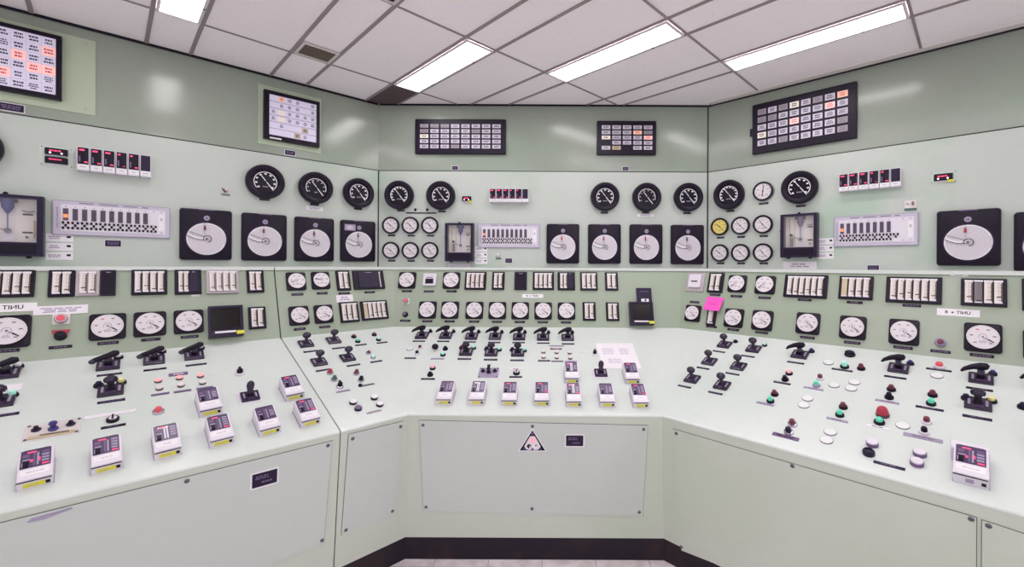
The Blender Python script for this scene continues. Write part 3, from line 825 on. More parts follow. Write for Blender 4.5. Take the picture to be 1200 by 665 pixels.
TXT = {(0, 1), (0, 2), (0, 3), (0, 5), (1, 1), (1, 2), (1, 3), (1, 5), (2, 0), (2, 2), (2, 3), (2, 4), (2, 5), (3, 0), (3, 2), (3, 3), (3, 4), (3, 5), (4, 1), (4, 4), (5, 3), (5, 4)}
def seed_text(r, c): return (r, c) in TXT
def glass_case(w, h, variant=0):
    def f():
        t = w*.09; lo = -h/2+h*.23
        fr = MB().box(-w/2, -w/2+t, -h/2, h/2, 0, .07, 'purple_black').box(w/2-t, w/2, -h/2, h/2, 0, .07, 'purple_black').box(-w/2+t, w/2-t, h/2-h*.05, h/2, 0, .07, 'purple_black').box(-w/2+t, w/2-t, -h/2, lo, 0, .07, 'purple_black')
        cv = MB().rbox(0, (lo-h/2)/2+h*.01, w*.8, h*.15, .004, .07, .074, 'black', bev=.002)
        bk = MB().box(-w/2+t, w/2-t, lo, h/2-h*.05, 0, .01, 'cream')
        for x in (-.3, -.16): bk.box(x*w, x*w+w*.02, lo+h*.04, h*.4, .01, .014, 'win_tan')
        bk.box(-.05*w, .1*w, lo+.02*h, h*.43, .01, .013, 'lavender_pale')
        for y, x in ((.2, .27), (-.1, .27)): bk.rbox(x*w, y*h, w*.14, h*.025, .003, .01, .014, 'black', n=3)
        bk.disc(w*.02, .01, .015, 'black', w*.26, -h*.18, 10)
        pn = MB().tube([(w*.02, h*.44, .03), (w*.02, h*.3, .03), (w*.02, h*.2, .03)], [w*.09, w*.085, w*.02], 'blue' if variant != 2 else 'violet', 14).box(-w*.12, w*.14, h*.38, h*.44, .012, .03, 'black')
        rd = MB().tube([(w*.02, h*.2, .03), (w*.02, -h*.1, .03)], w*.012, 'steel', 8).tube([(-w*.25, h*.05, .03), (-w*.1, -h*.06, .03), (w*.06, -h*.06, .03)], w*.01, 'steel', 8).disc(w*.05, .02, .03, 'steel', w*.02, -h*.08, 14)
        dr_ = MB().cbox(-w*.23, -h*.14, w*.07, h*.2, .012, .03, 'grey').disc(w*.04, .015, .032, 'black', -w*.24, h*.02, 12)
        sc = MB().tube([(w*.2, h*.26, .02), (w*.28, h*.24, .02), (w*.36, h*.26, .02)], w*.01, 'steel', 8).tube([(w*.36, h*.1, .02), (w*.36, -h*.2, .02)], w*.012, 'win_tan', 8)
        gl = MB().box(-w/2+t, w/2-t, lo, h/2-h*.05, .062, .064, 'glass')
        kn = MB().disc(w*.035, .03, .05, 'black', 0, h/2+w*.02, 12)
        kn.box(-w*.02, w*.02, h/2-.002, h/2+w*.03, .02, .035, 'black')
        lt = MB()
        for x in (-.3, .3): lt.rbox(x*w, -h/2-w*.015, w*.07, w*.05, .002, .02, .05, 'black', n=3)
        lt.box(-w/2-w*.03, -w/2, h*.1, h*.14, .03, .05, 'black')
        return [('frame', fr), ('lower_cover', cv), ('backplate', bk), ('pen_unit', pn), ('linkage', rd), ('weight', dr_), ('spring', sc), ('glass_pane', gl), ('top_knob', kn), ('latch', lt)]
    return f
def display(w, h):
    def f():
        b = MB().box(-w/2, w/2, -h/2, h/2, 0, .045, 'purple_black').frame(0, h*.08, w*.86, h*.7, w*.04, .045, .052, 'black')
        s = MB().cbox(0, h*.08, w*.78, h*.6, .045, .047, 'screen')
        return [('housing', b), ('screen', s), ('name_strip', MB().cbox(-w*.03, -h*.36, w*.6, h*.06, .045, .047, 'white')), ('yellow_label', MB().cbox(w*.4, -h*.4, w*.22, h*.11, .045, .0475, 'yellow'))]
    return f
def panel_lamp(cap, body='chrome', r=.022, hood=None):
    """pilot light or push button standing out from the upright panel"""
    def f():
        parts = [('base_plate', MB().rbox(0, 0, r*2.5, r*2.2, .004, 0, .004, 'cream', bev=.001) if body == 'chrome' else MB().lathe([(r*1.12, 0), (r*1.1, .004)], body, n=24)),
                 ('collar', MB().lathe([(r, .004), (r, .022), (r*.86, .028), (r*.7, .028)], body, n=24)),
                 ('lens', MB().lathe([(r*.68, .026), (r*.62, .034), (0, .037)], cap, n=18))]
        if hood: parts.append(('guard', MB().prism([(-r*1.0, -r*.1), (r*1.0, -r*.1), (r*1.5, r*1.35), (-r*1.5, r*1.35)], .004, .012, hood)))
        return parts
    return f
def text_strip(w, h, txt):
    """white adhesive strip; the lettering reads mirrored, as in the photograph"""
    def f():
        b = MB().box(-w/2, w/2, -h/2, h/2, 0, .0012, 'white')
        t = MB(); hh = min(h*.5, w*.1)
        def glyphs(s):
            cu = bpy.data.curves.new('t', 'FONT'); cu.body = s; cu.size = hh*1.4; cu.offset = .0004; cu.align_x = 'CENTER'; cu.align_y = 'CENTER'
            o = bpy.data.objects.new('t', cu); COL.objects.link(o); dg = bpy.context.evaluated_depsgraph_get(); dg.update()
            me = bpy.data.meshes.new_from_object(o.evaluated_get(dg)); vs = [v.co.copy() for v in me.vertices]; fs = [tuple(p.vertices) for p in me.polygons]
            bpy.data.objects.remove(o); bpy.data.curves.remove(cu); bpy.data.meshes.remove(me); return vs, fs
        def put(s, cx):
            vs, fs = glyphs(s); t.add([(-(v.x)+cx, v.y, .0016) for v in vs], [tuple(reversed(q)) for q in fs], 'black')
        if txt == 'UNIT':
            put('UNIT', w*.13)
            put('8', -w*.27)
            st = [(-w*.125+hh*(.42 if k % 2 == 0 else .2)*math.sin(k*math.pi/5), hh*(.42 if k % 2 == 0 else .2)*math.cos(k*math.pi/5)) for k in range(10)]
            t.add([(x, y, .0016) for x, y in st]+[(-w*.125, 0, .0016)], [(10, (k+1) % 10, k) for k in range(10)], 'black')
        return [('strip', b), ('lettering', t)]
    return f
def card(w, h, m='paper', lines=0, t=.0008, seed=1, ink='lavender_grey', mw_=.7):
    def f():
        b = MB().box(-w/2, w/2, -h/2, h/2, 0, t, m)
        if lines: b.squig(0, 0, w*mw_, h*.6, lines, t, ink, seed, .0003)
        return b
    return f
def tag_stack():
    def f():
        parts = []
        for k in range(3): parts.append(('label', MB().cbox(0, .052*(1-k), .105, .045, 0, .002, 'paper').squig(-.02, .052*(1-k), .05, .02, 2, .002, 'lavender_grey', k).cbox(.035, .052*(1-k)+.005, .016, .012, .002, .003, 'black')))
        return parts
    return f
# ------------------------------------------------------------------ everything on the walls
def rect_thing(kind, fc, x0, y0, x1, y1, dy, name, label, cat, group, fn):
    M, w, h = fc.rect(x0, y0, x1, y1, dy)
    return thing((kind, round(w, 4), round(h, 4)), name, M, label, cat, group, fn(w, h))
# --- black dial gauges: facet, x, y, style, place
GB = 'black dial gauges'
for fc, x, y, st_, where, npl in [
    (W_L, -37, 172, 0, 'cut by the left picture edge', None),
    (W_L, 310, 214, 0, 'largest of three over the left wall recorders', (310, 234)),
    (W_L, 369, 221, 1, 'thin ticks, middle gauge on the left wall', (368.5, 240)),
    (W_L, 419, 227, 0, 'nearest the left corner on the left wall', (419.5, 245)),
    (W_C, 469, 229.5, 2, 'leftmost gauge on the back wall', (470, 247)),
    (W_C, 517.5, 230, 0, 'left of the small red readout, back wall', (518, 248)),
    (W_C, 708.5, 231.5, 0, 'left of the trio over back wall recorders', (708, 249.5)),
    (W_C, 757, 232, 1, 'middle of the trio over back wall recorders', (756.5, 249.5)),
    (W_C, 805.5, 232, 0, 'nearest the right corner on the back wall', (805, 250)),
    (W_R, 855.5, 229, 2, 'nearest the right corner on the right wall', (856, 247.5)),
    (W_R, 938, 220.5, 0, 'over the glass case on the right wall', (938.5, 241.5))]:
    thing(('gauge', st_), 'dial_gauge', fc.at(x, y), 'black round gauge, white pointer, '+where, 'gauge', GB, dial_gauge(.122, st_))
    if npl: plate(fc, npl[0], npl[1], 'small nameplate under the black gauge '+where, .062, .016, 'black', None)
plate(W_L, 368.5, 244.5, 'white paper strip under the thin-ticked gauge on left wall', .12, .03, 'paper', None, 'paper_strip', 'paper strip', None, ink='lavender_grey')
plate(W_C, 756.5, 252.5, 'white paper strip under the middle gauge of the trio, back wall', .14, .024, 'paper', None, 'paper_strip', 'paper strip', None, ink='lavender_grey')
# --- small gauges
for i, (fc, x, y, face, where, npl) in enumerate([
    (W_C, 458.7, 264.5, 'dial', 'upper left of six on the back wall', (459, 276.2)),
    (W_C, 481.5, 264.5, 'dial', 'upper middle of six on the back wall', (482, 276.4)),
    (W_C, 504.3, 264.5, 'dial', 'upper right of six on the back wall', (504.7, 276.5)),
    (W_C, 458.7, 293.7, 'dial', 'lower left of six on the back wall', (459, 305.8)),
    (W_C, 481.5, 293.9, 'dial', 'lower middle of six on the back wall', (482, 306)),
    (W_C, 504.3, 293.9, 'dial', 'lower right of six on the back wall', (504.7, 306)),
    (W_R, 844.3, 266, 'dial_yellow', 'with yellow dial on the right wall', (844.5, 278.8)),
    (W_R, 868.5, 264.8, 'dial', 'right of the yellow gauge, right wall', (868.5, 278)),
    (W_R, 894.7, 263.3, 'dial', 'left of the glass case top, right wall', (895, 276.8)),
    (W_R, 844.3, 296.7, 'dial', 'under the yellow gauge, right wall', (844.5, 308.8)),
    (W_R, 868.5, 296.6, 'dial', 'lower middle of six on the right wall', (868.5, 309)),
    (W_R, 894.7, 296.3, 'dial', 'lower right of six on the right wall', (895, 309))]):
    col = 'yellow ' if 'yellow' in face else 'white '
    thing(('sg', face, i % 3), 'pressure_gauge', fc.at(x, y), 'small '+col+'gauge '+where+', black rim', 'gauge', 'small gauges with black rims', small_gauge(.073, face, 'black', -42-(i % 3)*5, i))
    plate(fc, npl[0], npl[1], 'small nameplate under the small gauge '+where, .06, .014, 'black', None)
thing('cg', 'pressure_gauge', W_R.at(895, 224.7), 'small chrome-rimmed gauge between the two black gauges, right wall', 'gauge', None, small_gauge(.078, 'dial', 'chrome', 80, 5))
plate(W_R, 895, 238.7, 'nameplate under the chrome-rimmed gauge on the right wall', .07, .014)
# --- circular chart recorders
for i, (fc, x, y, tg, where) in enumerate([
    (W_L, 241.5, 275.5, 'red_dark', 'first of four from the left on the left wall'),
    (W_L, 309.5, 278.5, 'red_dark', 'second of four from the left on the left wall'),
    (W_L, 368, 281, 'red_dark', 'third of four from the left on the left wall'),
    (W_L, 419, 283, 'green_dark', 'fourth on the left wall, grey note on its door'),
    (W_C, 659.5, 286, 'red', 'right of the grey slot panel, back wall'),
    (W_C, 708, 286.3, 'red', 'second of four on the back wall, double pens'),
    (W_C, 756.5, 286.5, 'red', 'third of four on the back wall'),
    (W_C, 804.7, 287, 'blue', 'with blue pen tag near the right corner'),
    (W_R, 1134, 279, 'red', 'large in view on the right wall'),
    (W_R, 1231, 283, 'red', 'cut by the right picture edge')]):
    thing(('rec', tg), 'chart_recorder', fc.at(x, y), 'square black chart recorder '+where, 'chart recorder', 'circular chart recorders', recorder(.279, .338, tg))
thing('note', 'note', W_L.mw(W_L.hit(408.5, 267), 0, .0345), 'grey paper note on the fourth left wall recorder door', 'note', None, card(.085, .05, 'lavender_grey', 3, ink='lavender_pale'))
# --- glass-fronted flow instruments
rect_thing('gc', W_L, -40, 229, 53, 300.5, -3, 'flow_recorder', 'glass-fronted black instrument case at the left picture edge', 'instrument case', 'glass-fronted instrument cases', lambda w, h: glass_case(w, h, 0))
rect_thing('gc', W_C, 523.5, 262.5, 556, 306.5, 0, 'flow_recorder', 'glass-fronted instrument case on the back wall beside six gauges', 'instrument case', 'glass-fronted instrument cases', lambda w, h: glass_case(w, h, 1))
rect_thing('gc', W_R, 917.5, 251.5, 960, 302, -1.5, 'flow_recorder', 'glass-fronted instrument case on the right wall under black gauge', 'instrument case', 'glass-fronted instrument cases', lambda w, h: glass_case(w, h, 2))
# --- slot panels
rect_thing('sp', W_L, 61.5, 239, 199, 277.5, 4.5, 'slot_display', 'grey indicator panel with ten dark slots on the left wall', 'indicator panel', 'grey slotted indicator panels', lambda w, h: slot_panel(w, h, 10, 11))
rect_thing('sp', W_C, 560.5, 262.7, 632.5, 290.5, 0, 'slot_display', 'grey indicator panel with ten dark slots on the back wall', 'indicator panel', 'grey slotted indicator panels', lambda w, h: slot_panel(w, h, 10, 11))
rect_thing('sp', W_R, 977.8, 252, 1076.5, 288.5, -3, 'slot_display', 'grey indicator panel with eight dark slots on the right wall', 'indicator panel', 'grey slotted indicator panels', lambda w, h: slot_panel(w, h, 8, 9))
# --- module banks
rect_thing('mb', W_L, 90.5, 179, 177, 205, 11, 'controller_bank', 'bank of six red-lit controller modules on the left wall', 'controller bank', 'wall banks of controller modules', module_bank)
rect_thing('mb', W_C, 574.5, 222.5, 619.5, 238, 0, 'controller_bank', 'bank of six red-lit controller modules on the back wall', 'controller bank', 'wall banks of controller modules', module_bank)
rect_thing('mb', W_R, 984.5, 202, 1057, 222.5, -7, 'controller_bank', 'bank of six red-lit controller modules on the right wall', 'controller bank', 'wall banks of controller modules', module_bank)
# --- red digital readouts
thing('led2', 'digital_indicator', W_L.at(66.5, 184), 'double red digital readout on a pale plate, left wall', 'digital readout', 'red digital readouts', led_unit(.088, .037, True, (.13, .115)))
thing('led1', 'digital_indicator', W_C.at(547.2, 233.3), 'small red digital readout on the back wall, yellow sticker', 'digital readout', 'red digital readouts', led_unit(.076, .04, False, None, True))
thing('led3', 'digital_indicator', W_R.at(1105.5, 208), 'single red digital readout on a pale plate, right wall', 'digital readout', 'red digital readouts', led_unit(.088, .042, False, (.125, .075), True))
# --- stickers and small nameplates on the walls
thing('tags', 'label_stack', W_L.at(70, 289.5), 'three stacked white labels under the left wall slot panel', 'label', 'stacked white labels', tag_stack())
thing('tags', 'label_stack', W_C.mw(W_C.hit(564, 299.3)), 'three stacked white labels under the back wall slot panel', 'label', 'stacked white labels', tag_stack())
thing('tags', 'label_stack', W_R.at(967, 291.5), 'three stacked white labels beside the right wall glass case', 'label', 'stacked white labels', tag_stack())
for fc, x, y, w, h, where in [(W_L, 13, 126, .09, .038, 'under the large lit annunciator at left'), (W_L, 132.5, 285.5, .068, .036, 'under the left wall slot panel'), (W_L, 340, 179.2, .068, .034, 'under the lit annunciator with pale green frame'),
    (W_C, 533.3, 197, .052, .032, 'under the eight-column annunciator, back wall'), (W_C, 733, 197.8, .052, .032, 'under the five-column annunciator, back wall'), (W_C, 596.2, 305.7, .056, .036, 'under the back wall slot panel'), (W_R, 1023.3, 314.2, .062, .034, 'on the ledge line below right wall slot panel')]:
    plate(fc, x, y, 'small dark nameplate '+where, w, h, 'purple_black', 'lavender_pale', seed=2)
plate(W_C, 493.5, 249.8, 'long thin dark nameplate between the two left gauges, back wall', .26, .011, 'black', None)
for i, x in enumerate((486.8, 500.8)):
    thing('stud', 'indicator_stud', W_C.at(x, 246), 'tiny dark stud, %s of two above the long thin nameplate' % ('left', 'right')[i], 'stud', 'studs on the back wall', lambda: MB().lathe([(.01, 0), (.01, .012), (.006, .018), (0, .019)], 'black', n=12).disc(.013, 0, .003, 'steel'))
rect_thing('paper', W_C, 525, 309, 551, 314, 0, 'paper_strip', 'white paper strip under the back wall glass case', 'paper strip', None, lambda w, h: card(w, .035, 'paper', 0))
M, w, h = W_R.rect(918, 306.5, 957, 316, -.5)
thing('papr', 'paper_sheet', M, 'white paper note under the right wall glass case', 'paper', None, card(w, h*.95, 'paper', 2))
def mini():
    b = MB().lathe([(.012, 0), (.012, .01), (.007, .03), (0, .032)], 'chrome', n=12).tube([(-.02, .012, .004), (-.008, -.01, .01), (0, -.016, .012)], .004, 'red_dark', 6).cbox(0, -.032, .05, .012, 0, .004, 'grey')
    return b
thing('mini', 'key_hook', W_L.at(264.5, 223), 'tiny hook with small tag on the bare left wall', 'hook', None, mini)
def bulb():
    return [('base', MB().disc(.012, 0, .014, 'steel').cbox(0, -.03, .045, .012, 0, .004, 'green_dark')), ('bulb', MB().ball((0, 0, .022), .012, .012, .012, 'cream', 12, 8))]
thing('bulb', 'indicator_bulb', W_C.at(584.3, 299), 'tiny pale bulb under the back wall slot panel', 'indicator bulb', None, bulb)
def swt():
    return [('plate', MB().rbox(0, 0, .06, .05, .004, 0, .003, 'cream', bev=.001).cbox(0, -.034, .062, .014, 0, .004, 'green_dark')), ('switch', MB().rbox(.012, .004, .012, .026, .005, .003, .012, 'grey', n=4).disc(.006, .003, .006, 'lavender_grey', -.016, .004, 8))]
thing('swt', 'wall_switch', W_R.at(1067, 239.5), 'tiny pale switch above the right wall slot panel', 'switch', None, swt)
# --- annunciators
def A8(seed): return {(r, c): v for r, c, v in seed}
rect_thing('an8', W_C, 487.5, 141, 593, 181.3, 0, 'annunciator', 'black annunciator with eight columns of windows, back wall', 'annunciator', 'annunciator lamp boxes',
    lambda w, h: annunciator(w, h, 8, 5, A8([(0, 0, 'win_grey'), (0, 1, 'win_grey'), (0, 2, 'win_grey'), (1, 0, 'win_grey'), (1, 5, 'win_grey'), (4, 3, 'win_grey'), (2, 0, 'win_cream')]), seed=1))
rect_thing('an5', W_C, 699.3, 143, 768, 182.3, 0, 'annunciator', 'black annunciator with five columns of windows, back wall', 'annunciator', 'annunciator lamp boxes',
    lambda w, h: annunciator(w, h, 5, 5, A8([(1, 3, 'win_orange'), (2, 4, 'win_red'), (2, 0, 'win_cream'), (3, 0, 'none'), (4, 2, 'none'), (4, 1, 'win_tan'), (1, 4, 'win_grey')]), margins=(.06, .12, .05, .12), seed=2))
rect_thing('anR', W_R, 883, 110.5, 1005, 172, -24.5, 'annunciator', 'black annunciator with eight columns of windows, right wall', 'annunciator', 'annunciator lamp boxes',
    lambda w, h: annunciator(w, h, 8, 5, A8([(0, 0, 'win_grey'), (0, 2, 'win_grey'), (0, 5, 'win_grey'), (0, 3, 'win_cream'), (0, 7, 'win_orange'), (1, 0, 'win_grey'), (1, 1, 'win_grey'), (1, 6, 'win_red'), (2, 3, 'win_red'), (3, 7, 'win_grey'), (4, 2, 'win_grey'), (4, 7, 'win_grey'), (3, 0, 'win_cream')]), margins=(.05, .1, .065, .12), seed=3))
def keyp(): return MB().box(-.012, .012, -.03, .03, 0, .018, 'purple_black').disc(.006, .018, .024, 'black')
thing('keyp', 'toggle_switch', W_R.at(881.5, 156), 'tiny dark toggle at the left edge of right wall annunciator', 'switch', None, keyp)
# lit annunciators on the left wall with their pale green mounting plates
pr = W_L.st(W_L.hit(112, 92)); pt = W_L.st(W_L.hit(112, 49)); pb = W_L.st(W_L.hit(112, 136))
fr_ = W_L.st(W_L.hit(73, 82.5)); ft = W_L.st(W_L.hit(73, 45.5)); fb = W_L.st(W_L.hit(73, 119.7))
s66 = W_L.st(W_L.hit(66.3, 80))[0]; s14 = W_L.st(W_L.hit(13.6, 65))[0]; it = W_L.st(W_L.hit(66.3, 48.3))[1]; ib = W_L.st(W_L.hit(66.3, 113.5))[1]
cw = (s66-s14)/3; mg = fr_[0]-s66; Wf = cw*8+2*mg; Hf = ft[1]-fb[1]
M = W_L.mw(W_L.o+W_L.ex*(fr_[0]-Wf/2)+W_L.ey*((ft[1]+fb[1])/2))
def big():
    e = pr[0]-fr_[0]; hp = pt[1]-pb[1]; oy = (pt[1]+pb[1])/2-(ft[1]+fb[1])/2
    pl_ = MB().box(-Wf/2-e, Wf/2+e, oy-hp/2, oy+hp/2, 0, .004, 'pale_green')
    for sx in (-1, 1):
        for sy in (-1, 1): pl_.disc(.008, .004, .006, 'frame_grey', sx*(Wf/2+e-.04), oy+sy*(hp/2-.03), 10)
    sp = {(1, 7): 'win_red', (2, 5): 'win_red', (3, 6): 'win_red', (3, 7): 'win_red', (4, 4): 'win_red', (1, 2): 'win_red'}
    a = annunciator(Wf, Hf, 8, 6, sp, 'lit', (mg/Wf, (ft[1]-it)/Hf, mg/Wf, (ib-fb[1])/Hf), 5)()
    return [('mounting_plate', pl_)]+a
thing('anbig', 'annunciator', M, 'large lit annunciator with pink windows at the left picture edge', 'annunciator', 'annunciator lamp boxes', big)
M, w, h = W_L.rect(308, 113.5, 373, 168.5, 12.5)
Mp, wp, hp2 = W_L.rect(302.3, 107, 376.2, 174.2, 14)
def small():
    rel = M.inverted() @ Mp.translation
    pl_ = MB().box(rel.x-wp/2, rel.x+wp/2, rel.y-hp2/2, rel.y+hp2/2, 0, .004, 'pale_green')
    a = annunciator(w, h, 6, 6, {(0, 1): 'win_orange', (2, 1): 'win_cream', (3, 1): 'win_cream', (4, 4): 'win_tan', (5, 3): 'win_tan'}, 'rows', (.09, .07, .06, .09), 5)()
    a.append(('maker_plate', MB().cbox(-w*.3, -h*.47, w*.2, h*.03, .036, .038, 'white')))
    return [('mounting_plate', pl_)]+a
thing('ansm', 'annunciator', M, 'lit white annunciator in a pale green frame, left wall', 'annunciator', 'annunciator lamp boxes', small)

# ------------------------------------------------------------------ upright instrument panels
EM = 'edgewise meters'
def em(fc, x0, y0, x1, y1, dy, n, label, frame='black', cols=None, blank=0, side='left'):
    rect_thing(('em', n, frame, str(cols), blank, side), fc, x0, y0, x1, y1, dy, 'edgewise_meter', label, 'meter', EM, lambda w, h: edgewise(n, w, h, frame, cols, blank, side))
em(G_L, -13, 317.5, 41.3, 349, 0, 4, 'edgewise meter with cream strips at the left picture edge')
em(G_L, 56.7, 317.5, 88, 348.5, 0, 2, 'black two-strip meter right of the picture-edge meter, left panel')
em(G_L, 88.7, 317.5, 117, 347.5, 0, 2, 'grey-framed two-strip meter beside a dark blank box, left panel', 'frame_grey')
rect_thing('bb', G_L, 118, 317.5, 136, 347, 0, 'blanking_box', 'dark blank box right of the grey-framed meter, left panel', 'blank box', 'dark blank boxes', blank_box)
em(G_L, 154, 317, 196, 346, 0, 4, 'black four-strip meter near the middle of the left panel')
em(G_L, 204.5, 317, 236, 345.5, 0, 2, 'two-strip meter with dark blank on its right, left panel', blank=.34, side='right')
em(G_L, 241.5, 317, 279.5, 344.5, 0, 4, 'grey-framed four-strip meter above the small display, left panel', 'frame_grey')
em(G_L, 289, 317.5, 309, 343.5, 0, 2, 'upper two-strip meter at the right end of left panel')
em(G_L, 291, 360.3, 311.3, 386, -1, 2, 'lower two-strip meter right of the small display, left panel')
em(G_N, 394, 318, 409.8, 341, -1, 2, 'two-strip meter on the narrow angled panel')
em(G_N, 413.5, 318, 449.5, 339.5, -1, 1, 'wide meter mostly blank with one strip, narrow angled panel', blank=.7, side='left')
em(G_N, 398, 354.5, 419.8, 378.3, -1.5, 3, 'three-strip meter under the white tag, narrow angled panel')
em(G_N, 422.7, 353, 453.7, 375.2, -2, 5, 'wide lower meter, first strip tan, narrow angled panel', cols=['win_tan', 'cream', 'cream', 'cream', 'cream'])
em(G_C, 545, 319.3, 569.8, 340, 0, 4, 'four-strip meter first from left on the middle panel')
em(G_C, 577, 319.5, 591.3, 340, 0, 2, 'two-strip meter left of the dark blank box, middle panel')
rect_thing('bb', G_C, 603, 319.5, 617.5, 340.2, 0, 'blanking_box', 'dark blank box between meters on the middle panel', 'blank box', 'dark blank boxes', blank_box)
em(G_C, 624.5, 319.5, 649.2, 340.2, 0, 4, 'four-strip meter right of the dark blank box, middle panel')
em(G_C, 653.5, 319.7, 673.7, 340.5, 0, 2, 'two-strip meter with dark right third, middle panel', blank=.32, side='right')
em(G_C, 680, 319.8, 700, 340.8, 0, 3, 'three-strip meter on the middle panel top row')
em(G_C, 709, 320, 724, 340.8, 0, 2, 'two-strip meter ending the top row, middle panel')
em(G_C, 682.8, 354.7, 698, 376.2, 0, 2, 'lower two-strip meter right of round meters, middle panel')
em(G_C, 710.2, 355, 725.3, 376.5, 0, 2, 'lower two-strip meter left of the display, middle panel')
em(G_R, 830.5, 320.5, 848, 343.5, 1, 2, 'two-strip meter above the pink note, right panel')
em(G_R, 829, 361, 839.5, 382, 0, 1, 'narrow meter half hidden under the pink note')
em(G_R, 919.5, 323, 970, 349.5, 1, 6, 'six-strip meter first from left on the right panel')
em(G_R, 983.5, 324.5, 1023.5, 351.5, 1, 4, 'four-strip meter with tan first strip, right panel', cols=['win_tan', 'cream', 'cream', 'cream'])
em(G_R, 1038.5, 325.5, 1104, 356, 1, 6, 'six-strip meter second from left on the right panel')
em(G_R, 1126, 327.5, 1180.3, 359.5, 1, 4, 'four-strip meter with one dark strip, right panel', cols=['cream', 'grey', 'cream', 'cream'])
em(G_R, 1197.5, 328, 1262, 366, 1, 4, 'four-strip meter cut by the right picture edge')
SM = 'square-flanged round meters'
def sm(fc, x, y, where, npl=None, w=.133, h=.133, ang=-36, style=0, seed=0, pw=.078):
    thing(('sm', w, h, ang, style, seed % 2), 'panel_meter', fc.at(x, y), 'white round meter on square black flange, '+where, 'meter', SM, square_meter(w, h, ang, style, seed % 2))
    if npl: plate(fc, npl[0], npl[1], 'nameplate of the round meter '+where, pw, .015)
sm(G_L, 9, 389.3, 'at left picture edge', (8, 411.5), .146, .155, seed=1)
sm(G_L, 126.5, 383.3, 'first right of red button, left panel', (126.8, 402.3), .138, .137, seed=0)
sm(G_L, 176, 380.2, 'middle of three, left panel', (177, 398.2), .133, .135, seed=1)
sm(G_L, 221.3, 377.4, 'left of the display, left panel', (222.2, 395), .133, .135, seed=1)
NW = .118
sm(G_N, 346.8, 330.3, 'upper left of four, narrow panel', (348.5, 345.3), NW, .125, 195, 1, 1, .07)
sm(G_N, 375.5, 329.3, 'upper right of four, narrow panel', (377.5, 344), NW, .125, 165, 1, 1, .07)
sm(G_N, 350.2, 370.4, 'lower left of four, narrow panel', (351.3, 386), NW, .127, -30, 0, 1, .07)
sm(G_N, 379, 368.5, 'lower right of four, narrow panel', (380.5, 383.5), NW, .127, -36, 0, 1, .07)
sm(G_C, 477.5, 329, 'top row far left, middle panel', (477, 341.5), seed=1)
sm(G_C, 529.3, 329.2, 'top row beside first strip meter, middle panel', (529.3, 341.8), seed=1)
ords = ['first', 'second', 'third', 'fourth', 'fifth', 'sixth', 'seventh']
for i, x in enumerate((501.3, 527.5, 556.2, 583, 609.8, 636.6, 663.8)):
    sm(G_C, x, 363.7+.008*(x-501), ords[i]+' of seven in middle panel row', (x-.5, 376.8+.009*(x-501)), seed=1, pw=.076)
sm(G_R, 864.2, 333, 'top row left one, right panel', (863, 347.5), .125, .125, 215, 1, 1)
sm(G_R, 897, 334.4, 'top row right one, right panel', (896, 349.3), .128, .128, 215, 1, 1)
sm(G_R, 812.3, 367.7, 'left of the pink note, right panel', (814, 354.3), .118, .125, -42, 0, 1, .072)
sm(G_R, 860.3, 373.2, 'right of the pink note, right panel', (859.2, 386.7), .128, .132, -30, 0, 1)
sm(G_R, 893.6, 376, 'second right of pink note, right panel', (892.5, 390.2), .13, .135, -30, 0, 1)
sm(G_R, 947, 379.5, 'under six-strip meter, right panel', (946.2, 396), .13, .135, -36, 0, 1, .08)
sm(G_R, 999.5, 384.4, 'under tan-strip meter, right panel', (998.7, 402), .13, .137, -36, 0, 1, .08)
sm(G_R, 1059.3, 389.6, 'left of ringed button, right panel', (1058.2, 407.8), .13, .14, -36, 0, 1, .082)
sm(G_R, 1151.7, 396.4, 'largest in view, right panel', (1150.5, 417), .136, .145, -32, 0, 0, .085)
sm(G_R, 1224, 406, 'cut by right picture edge', None, .136, .145, -36, 0, 1)
# nameplates of strip meters
for fc, x, y, where in [(G_N, 403.3, 344.2, 'above the white tag, narrow panel'), (G_N, 433.2, 342.8, 'under the mostly blank meter, narrow panel'), (G_C, 502.6, 341.8, 'under the white square instrument, middle panel'), (G_R, 838, 345.8, 'above the pink note, right panel'), (G_R, 833.8, 383.2, 'under the half hidden narrow meter'),
    (G_R, 943, 351.8, 'under the first six-strip meter, right panel'), (G_R, 1001.5, 354.8, 'under the tan-strip meter, right panel'), (G_R, 1068.5, 358.5, 'under the second six-strip meter, right panel'), (G_L, 71, 407, 'under the red push button, left panel'), (G_C, 475, 376.2, 'under the black push button, middle panel'), (G_R, 1102, 412.3, 'under the ringed button, right panel')]:
    plate(fc, x, y, 'thin black nameplate '+where, .078, .014)
thing('wt', 'paper_label', G_L.at(229, 346.7), 'tiny white label under a two-strip meter, left panel', 'label', None, card(.038, .011))
thing('wt2', 'paper_label', G_N.at(404, 350), 'white tag above the three-strip meter, narrow panel', 'label', None, card(.115, .052, 'paper', 2))
thing('wt3', 'paper_label', G_R.at(1124, 322.8), 'white strip above the meter with one dark strip', 'label', None, card(.07, .012, 'paper', 1))
plate(G_L, 72, 363.5, 'blank white strip above the red pilot light, left panel', .185, .045, 'paper', None, 'paper_strip', 'paper strip', None, ink='lavender_grey')
# tape strips with the mirrored lettering
for fc, x, y, w, h, where in [(G_L, 5, 361, .205, .042, 'left panel beside the blank strip'), (G_C, 624.3, 347.2, .162, .029, 'middle panel over the round meters'), (G_R, 1122.5, 366.8, .163, .038, 'right panel near the ringed button')]:
    thing(('ts', w), 'unit_label', fc.at(x, y), 'white strip with UNIT lettering, '+where, 'label', 'unit number strips', text_strip(w, h, 'UNIT'))
